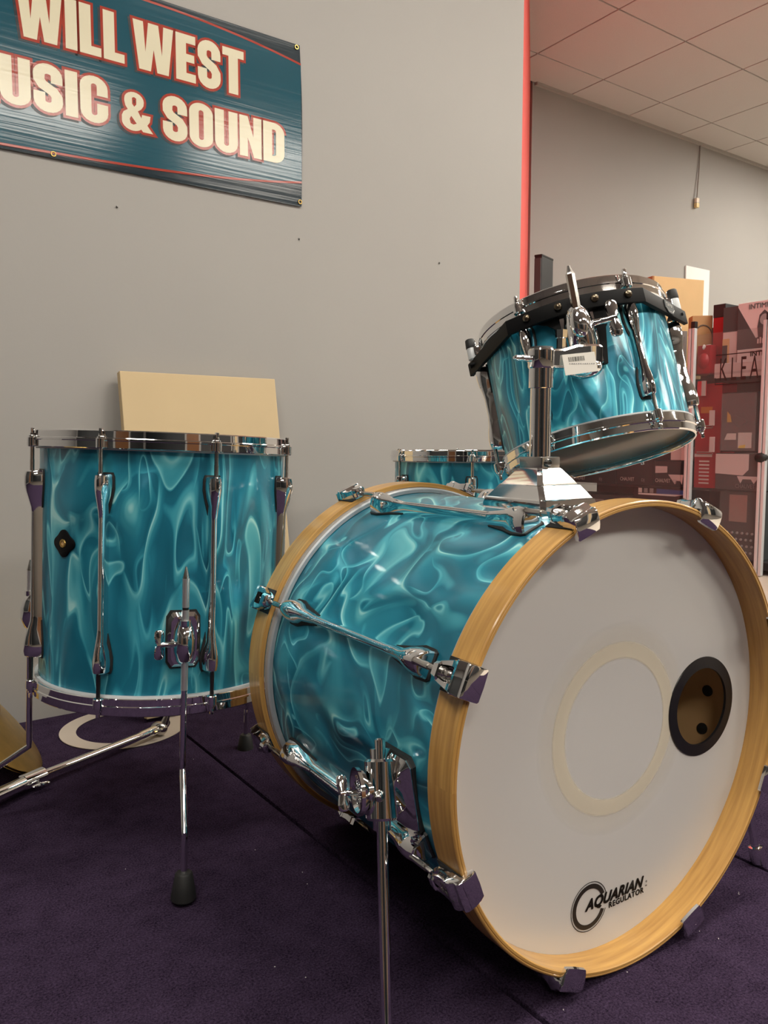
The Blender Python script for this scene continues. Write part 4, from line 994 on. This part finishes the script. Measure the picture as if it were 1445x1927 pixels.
# items on the upper shelf (right)
t_, w, h, z = carton('light_carton', 'pale and grey stage light carton standing highest in the display case', 'box', 1388, 566, 1470, 655, CD+.05, .26, 'box_white_glare', None, 'stage light cartons in the display case')
panel(t_, 'print_panel', [(-w/2, 0), (w/2, 0), (w/2, .03), (w*.02, .06), (-w*.06, h*.22), (-w/2, h*.92)], z, 'box_grey')
fx = obj('fixture_picture', MB().prism([(-.0+w*.0, h*.18), (w*.26, h*.18), (w*.28, h*.45), (w*.24, h*.70), (w*.12, h*.80), (w*.01, h*.70), (-w*.03, h*.45)], z+.0012, z+.0022), 'box_grey', t_, smooth=False)
panel(t_, 'lens_picture', [(w*.13+.025*math.cos(k*PI/6), h*.60+.028*math.sin(k*PI/6)) for k in range(12)], z+.002, 'print_grey')
ctext(t_, 'INTIMID', -.02+w*.12, h*.85, z, .036, 'print_grey', .0008, 1.0)
for k in range(5): panel(t_, 'pale_bar', [(w*(-.02+.055*k), h*.10), (w*(.015+.055*k), h*.10), (w*(.015+.055*k), h*(.20+.03*(k % 2))), (w*(-.02+.055*k), h*(.20+.03*(k % 2)))], z+.002, 'box_white_glare')
t2_, w, h, z = carton('light_carton', 'pale stage light carton with black lettering under the highest one', 'box', 1386, 655, 1470, 696, CD+.04, .27, 'box_white_glare', SH2, 'stage light cartons in the display case')
ctext(t2_, 'INTIMID', w*.10, h*.66, z, .036, 'print_black', .0012, 1.05)
t_.location.z = SH2+h+.001
t3_, w, h, z = carton('light_carton', 'small grey and white carton between red carton and stage light cartons', 'box', 1360, 578, 1387, 696, CD+.06, .22, 'box_white_glare', SH2)
panel(t3_, 'print_panel', [(-w/2, h*.62), (w/2, h*.62), (w/2, h), (-w/2, h)], z, 'box_grey'); panel(t3_, 'tan_print', [(-w/2, h*.12), (-w*.02, h*.12), (-w*.02, h*.52), (-w/2, h*.52)], z, 'cardboard'); panel(t3_, 'dark_print', [(-w/2, h*.02), (-w*.15, h*.02), (-w*.15, h*.42), (-w/2, h*.42)], z+.001, 'box_grey')
t4_, w, h, z = carton('tray_box', 'long low glare-tinted white box lying across the case behind the lettering', 'box', 1344, 681, 1470, 709, CD+.012, .02, 'box_white_glare', None)
t4_.location.z = SH2-.030; t4_.location -= D1*.0
# tall red carton
t_, w, h, z = carton('red_carton', 'tall dark red carton with black lid inside the display case', 'box', 1337, 598, 1359, 900, CD+.10, .12, 'red_box', SH2)
obj('lid', MB().box((0, h+.035, 0), (w*1.03, .07, .122), .003), 'box_black', t_, smooth=False)
t_, w, h, z = carton('red_carton', 'wide red carton with rows of small white print, standing low in the case', 'box', 1308, 722, 1356, 915, CD+.06, .14, 'red_box', SH1)
for k in range(7): panel(t_, 'print_line', [(-w*.30, h*(.04+.035*k)), (w*.10, h*(.04+.035*k)), (w*.10, h*(.055+.035*k)), (-w*.30, h*(.055+.035*k))], z, 'box_white_glare' if k < 5 else 'print_white')
panel(t_, 'print_band', [(-w/2, h*.30), (w*.2, h*.30), (w*.2, h*.33), (-w/2, h*.33)], z, 'box_white_glare')
panel(t_, 'orange_print', [(-w*.3, h*.72), (w*.15, h*.72), (w*.15, h*.78), (-w*.3, h*.78)], z, 'box_orange')
t_, w, h, z = carton('red_bag', 'glossy red plastic wrapped bundle on the upper shelf beside the post', 'bag', 1312, 650, 1336, 697, CD+.02, .06, 'red_box', SH2)
obj('bulge', MB().sphere((0, h*.45, z-.02), .045, (.85, 1.1, .9)), 'red_box', t_); obj('tie', MB().path([(-.02, h*1.02, z-.03), (0, h*.92, z), (.028, h*1.0, z-.02)], [.006, .012, .005], 10), 'box_white_glare', t_)
for k, vv in enumerate((772, 822)):
    t_, w, h, z = carton('price_card', ['glare-tinted white price card on the upper wire peg', 'glare-tinted white price card on the lower wire peg'][k], 'card', 1334, vv, 1344, vv+29, CD+.018, .006, 'box_white_glare', None, 'price cards on wire pegs')
    obj('wire_peg', MB().path([(-.09, -.012, -.0), (.0, -.012, 0), (.006, -.006, 0)], .003, 8).path([(-.09, .0, -.0), (.0, .0, 0)], .003, 8), 'wire_grey', t_)
t_, w, h, z = carton('red_tag', 'bright red and white hang tag inside the case', 'tag', 1312, 717, 1328, 745, CD+.03, .008, 'red_bright')
panel(t_, 'white_half', [(0, 0), (w/2, 0), (w/2, h), (0, h)], z, 'box_white_glare')
# blister pack
t_, w, h, z = carton('blister_pack', 'clear plastic clamshell pack with white and yellow items in the case', 'package', 1358, 738, 1424, 850, CD+.03, .06, 'box_black', None)
obj('clear_shell', MB().box((0, h/2, z+.008), (w*.98, h*.97, .014), .006), 'blister', t_, smooth=False)
panel(t_, 'white_item', [(-w*.40, h*.20), (-w*.06, h*.20), (-w*.06, h*.31), (-w*.32, h*.31)], z+.002, 'print_white')
panel(t_, 'yellow_item', [(w*.0, h*.06), (w*.38, h*.06), (w*.38, h*.32), (w*.0, h*.32)], z+.002, 'print_white')
panel(t_, 'yellow_print', [(w*.02, h*.06), (w*.20, h*.06), (w*.22, h*.12), (w*.04, h*.10)], z+.0035, 'yellow_print')
panel(t_, 'green_print', [(-w*.33, h*.50), (-w*.20, h*.50), (-w*.24, h*.62), (-w*.33, h*.68)], z+.0035, 'box_yellow')
panel(t_, 'grey_shape', [(-w*.30, h*.66), (w*.25, h*.52), (-w*.02, h*.40), (-w*.2, h*.55)], z+.0025, 'box_grey')
# pale chamfered carton and dark cartons on the lower shelf
t_, w, h, z = carton('effect_carton', 'dark carton with a pale chamfered print and white chevron, low in the case', 'box', 1346, 853, 1434, 917, CD+.02, .25, 'box_grey', SH1)
panel(t_, 'pale_print', [(-w/2, h*.98), (-w/2, h*.44), (w*.10, h*.40), (w*.22, h*.56), (w*.22, h*.98)], z, 'box_white_glare')
panel(t_, 'chevron', [(-w*.02, h*.38), (w*.06, h*.18), (w*.10, h*.30), (w*.28, h*.30), (w*.34, h*.18), (w*.44, h*.38)], z, 'box_white_glare')
ctext(t_, 'CHAUVET', w*.16, h*.06, z, .030, 'print_grey', .0005, .8)
t_, w, h, z = carton('mixer_carton', 'grey carton with pictured mixer knobs at the bottom of the case', 'box', 1352, 925, 1430, 1055, CD+.04, .25, 'box_grey', SH3)
for r_ in range(4):
    for c_ in range(8): obj('knob_picture', MB().lathe([(0, .006), (.006, .006), (.007, 0), (0, 0)], 8, M=T(-w*.3+c_*.028+(r_ % 2)*.006, h*.10+r_*.034, z), closed=False), 'print_grey', t_)
panel(t_, 'print_panel', [(-w*.25, h*.55), (w*.18, h*.55), (w*.18, h*.95), (-w*.25, h*.95)], z, 'wire_grey')
# dark cartons on the open part of the lower shelf, seen under the tom
lab = ['black carton with white lettering nearest the aluminium post under the tom', 'black carton with white lettering in the middle of the shelf under the tom', 'black carton at the far end of the shelf behind the tom post']
for k, (u0, u1, v0) in enumerate(((1232, 1286, 868), (1160, 1231, 866), (1062, 1159, 876))):
    t_, w, h, z = carton('black_carton', lab[k], 'box', u0, v0, u1, 915, CD+.02, .24, 'box_teal_black', SH1, 'black cartons on the low shelf')
    if k == 0:
        panel(t_, 'label_panel', [(-w*.48, h*.52), (-w*.06, h*.55), (-w*.06, h*.80), (-w*.48, h*.80)], z, 'box_white_glare')
        panel(t_, 'chevron', [(-w*.02, h*.48), (w*.22, h*.10), (w*.26, h*.24), (w*.40, h*.24), (w*.46, h*.10), (w*.5, h*.48)], z, 'box_white_glare')
    ctext(t_, 'CHAUVET', -w*.20, h*.16, z, .030, 'print_white', .0004, .75); ctext(t_, 'DJ', w*.22, h*.16, z, .024, 'print_grey')
t_, w, h, z = carton('grey_carton', 'pale glare-tinted carton on top of the nearest black carton', 'box', 1262, 842, 1290, 867, CD+.03, .20, 'box_white_glare'); t_.location.z = SH1+.150
z_b = .30
t_, w, h, z = carton('blue_carton', 'flat blue and white carton under the low shelf by the post', 'box', 1190, 918, 1290, 1060, CD+.03, .22, 'box_black', SH3)
panel(t_, 'blue_print', [(-w*.05, h*.90), (w*.46, h*.90), (w*.46, h*.975), (-w*.05, h*.985)], z, 'box_blue'); panel(t_, 'white_print', [(-w*.40, h*.875), (w*.30, h*.875), (w*.46, h*.91), (-w*.4, h*.90)], z, 'paper_white')
for k in range(3): panel(t_, 'white_patch', [(-w*(.40-.11*k), h*.91), (-w*(.33-.11*k), h*.91), (-w*(.33-.11*k), h*.985), (-w*(.40-.11*k), h*.985)], z, 'print_grey' if k else 'print_white')
t_, w, h, z = carton('dark_crate', 'dark crate under the low shelf behind the bass drum hoop', 'box', 1065, 930, 1185, 1060, CD+.04, .22, 'box_grey', SH3)
panel(t_, 'label_panel', [(-w*.3, h*.80), (w*.1, h*.80), (w*.1, h*.9), (-w*.3, h*.9)], z, 'print_grey')

# cartons piled on the upper shelf behind the tom
def free_box(name, label, cat, u0, u1, v0, y, zbase, depth, mat, yaw):
    pa, pb = at_depth(u0, v0, y), at_depth(u1, v0, y); ex_ = Vector((math.cos(yaw), math.sin(yaw), 0)); w_ = (pb-pa).length/abs(math.cos(yaw)); h_ = pa.z-zbase
    ey_ = Vector((0, 0, 1)); ez_ = ex_.cross(ey_)
    t_ = thing(name, label, cat, frameM(Vector((pa.x, pa.y, zbase))+ex_*(w_/2)-ez_*(depth/2), ex_, ey_, ez_)); obj('body', MB().box((0, h_/2, 0), (w_, h_, depth), .003), mat, t_, smooth=False)
    return t_, w_, h_, depth/2
t_, w, h, z = free_box('cardboard_box', 'big tan cardboard box standing on the upper shelf behind the tom', 'box', 1231, 1341, 519, 4.62, SH2+.002, .20, 'cardboard', rad(20))
obj('flap_edge', MB().box((-w/2-.004, h/2, 0), (.006, h, .19)), 'cardboard_dark', t_, smooth=False)
for a, b_, s_ in ((.02, .40, .018), (.05, .37, .012)): ctext(t_, 'fragile' if False else '— —', a, h*b_, z, s_, 'carton_print')
panel(t_, 'shield_print', [(w*.22, h*.42), (w*.27, h*.46), (w*.27, h*.50), (w*.17, h*.50), (w*.17, h*.46)], z, 'cardboard_dark')
t_, w, h, z = free_box('product_box', 'small kraft box with a product picture in front of the cardboard box', 'box', 1262, 1300, 612, 4.40, SH2+.002, .06, 'cardboard', rad(20))
panel(t_, 'picture', [(-w*.1, h*.25), (w*.45, h*.25), (w*.45, h*.9), (-w*.1, h*.9)], z, 'wire_grey'); panel(t_, 'picture_dark', [(-w*.05, h*.3), (w*.15, h*.3), (w*.15, h*.55), (-w*.05, h*.55)], z+.001, 'box_grey'); panel(t_, 'yellow_band', [(-w/2, 0), (w/2, 0), (w/2, h*.22), (-w/2, h*.22)], z, 'box_yellow')
t_, w, h, z = free_box('brown_box', 'brown box with a dark curved print beside the post top', 'box', 1303, 1340, 594, 4.45, SH2+.002, .08, 'cardboard_dark', rad(-6))
pr_ = MB().path([(w*.05+.05*math.cos(a), h*.62+.07*math.sin(a), z+.001) for a in [PI*k/10 for k in range(11)]], .004, 6); obj('curved_print', pr_, 'carton_print', t_)
o = None
pw = at_plane(1291, 500, D2, WF-.012); pe = at_plane(1335, 508, D2, WF-.012); pz = at_plane(1332, 585, D2, WF-.012)
wn_ = (pe-pw).dot(D1); o = thing('white_card', 'white card standing against the far wall behind the cardboard box', 'card', frameM(Vector((pw.x, pw.y, 0))+D1*(wn_/2)+UP*(SH2+.002), D1, UP, D1.cross(UP)))
hh_ = pw.z-SH2
obj('sheet', MB().box((0, hh_/2, -.004), (wn_, hh_, .012), .001), 'paper_white', o, smooth=False); panel(o, 'printed_square', [(-wn_*.42, hh_*.84), (-wn_*.20, hh_*.84), (-wn_*.20, hh_*.90), (-wn_*.42, hh_*.90)], .0025, 'print_grey'); panel(o, 'square_inside', [(-wn_*.40, hh_*.848), (-wn_*.22, hh_*.848), (-wn_*.22, hh_*.892), (-wn_*.40, hh_*.892)], .0036, 'paper_white')
# black column speaker by the red wall
t_, w, h, z = free_box('column_speaker', 'tall black column standing by the red wall behind the tom', 'speaker', 1006, 1018, 483, 4.85, .0, .16, 'box_black', rad(-36))
obj('grille', MB().box((0, h/2, z+.004), (w*.9, h*.985, .010), .003), 'box_grey', t_, smooth=False); obj('top_cap', MB().box((0, h+.004, 0), (w*1.06, .012, .165), .003), 'black_rubber', t_, smooth=False)
t_, w, h, z = free_box('guitar_case', 'slim dark case propped at the red wall beside the black column', 'case', 980, 987, 527, 4.55, .0, .05, 'box_black', rad(45))
obj('handle', MB().path([(-.01, h*.6, z), (-.01, h*.6, z+.02), (.01, h*.56, z+.02), (.01, h*.56, z)], .004, 8), 'black_rubber', t_)
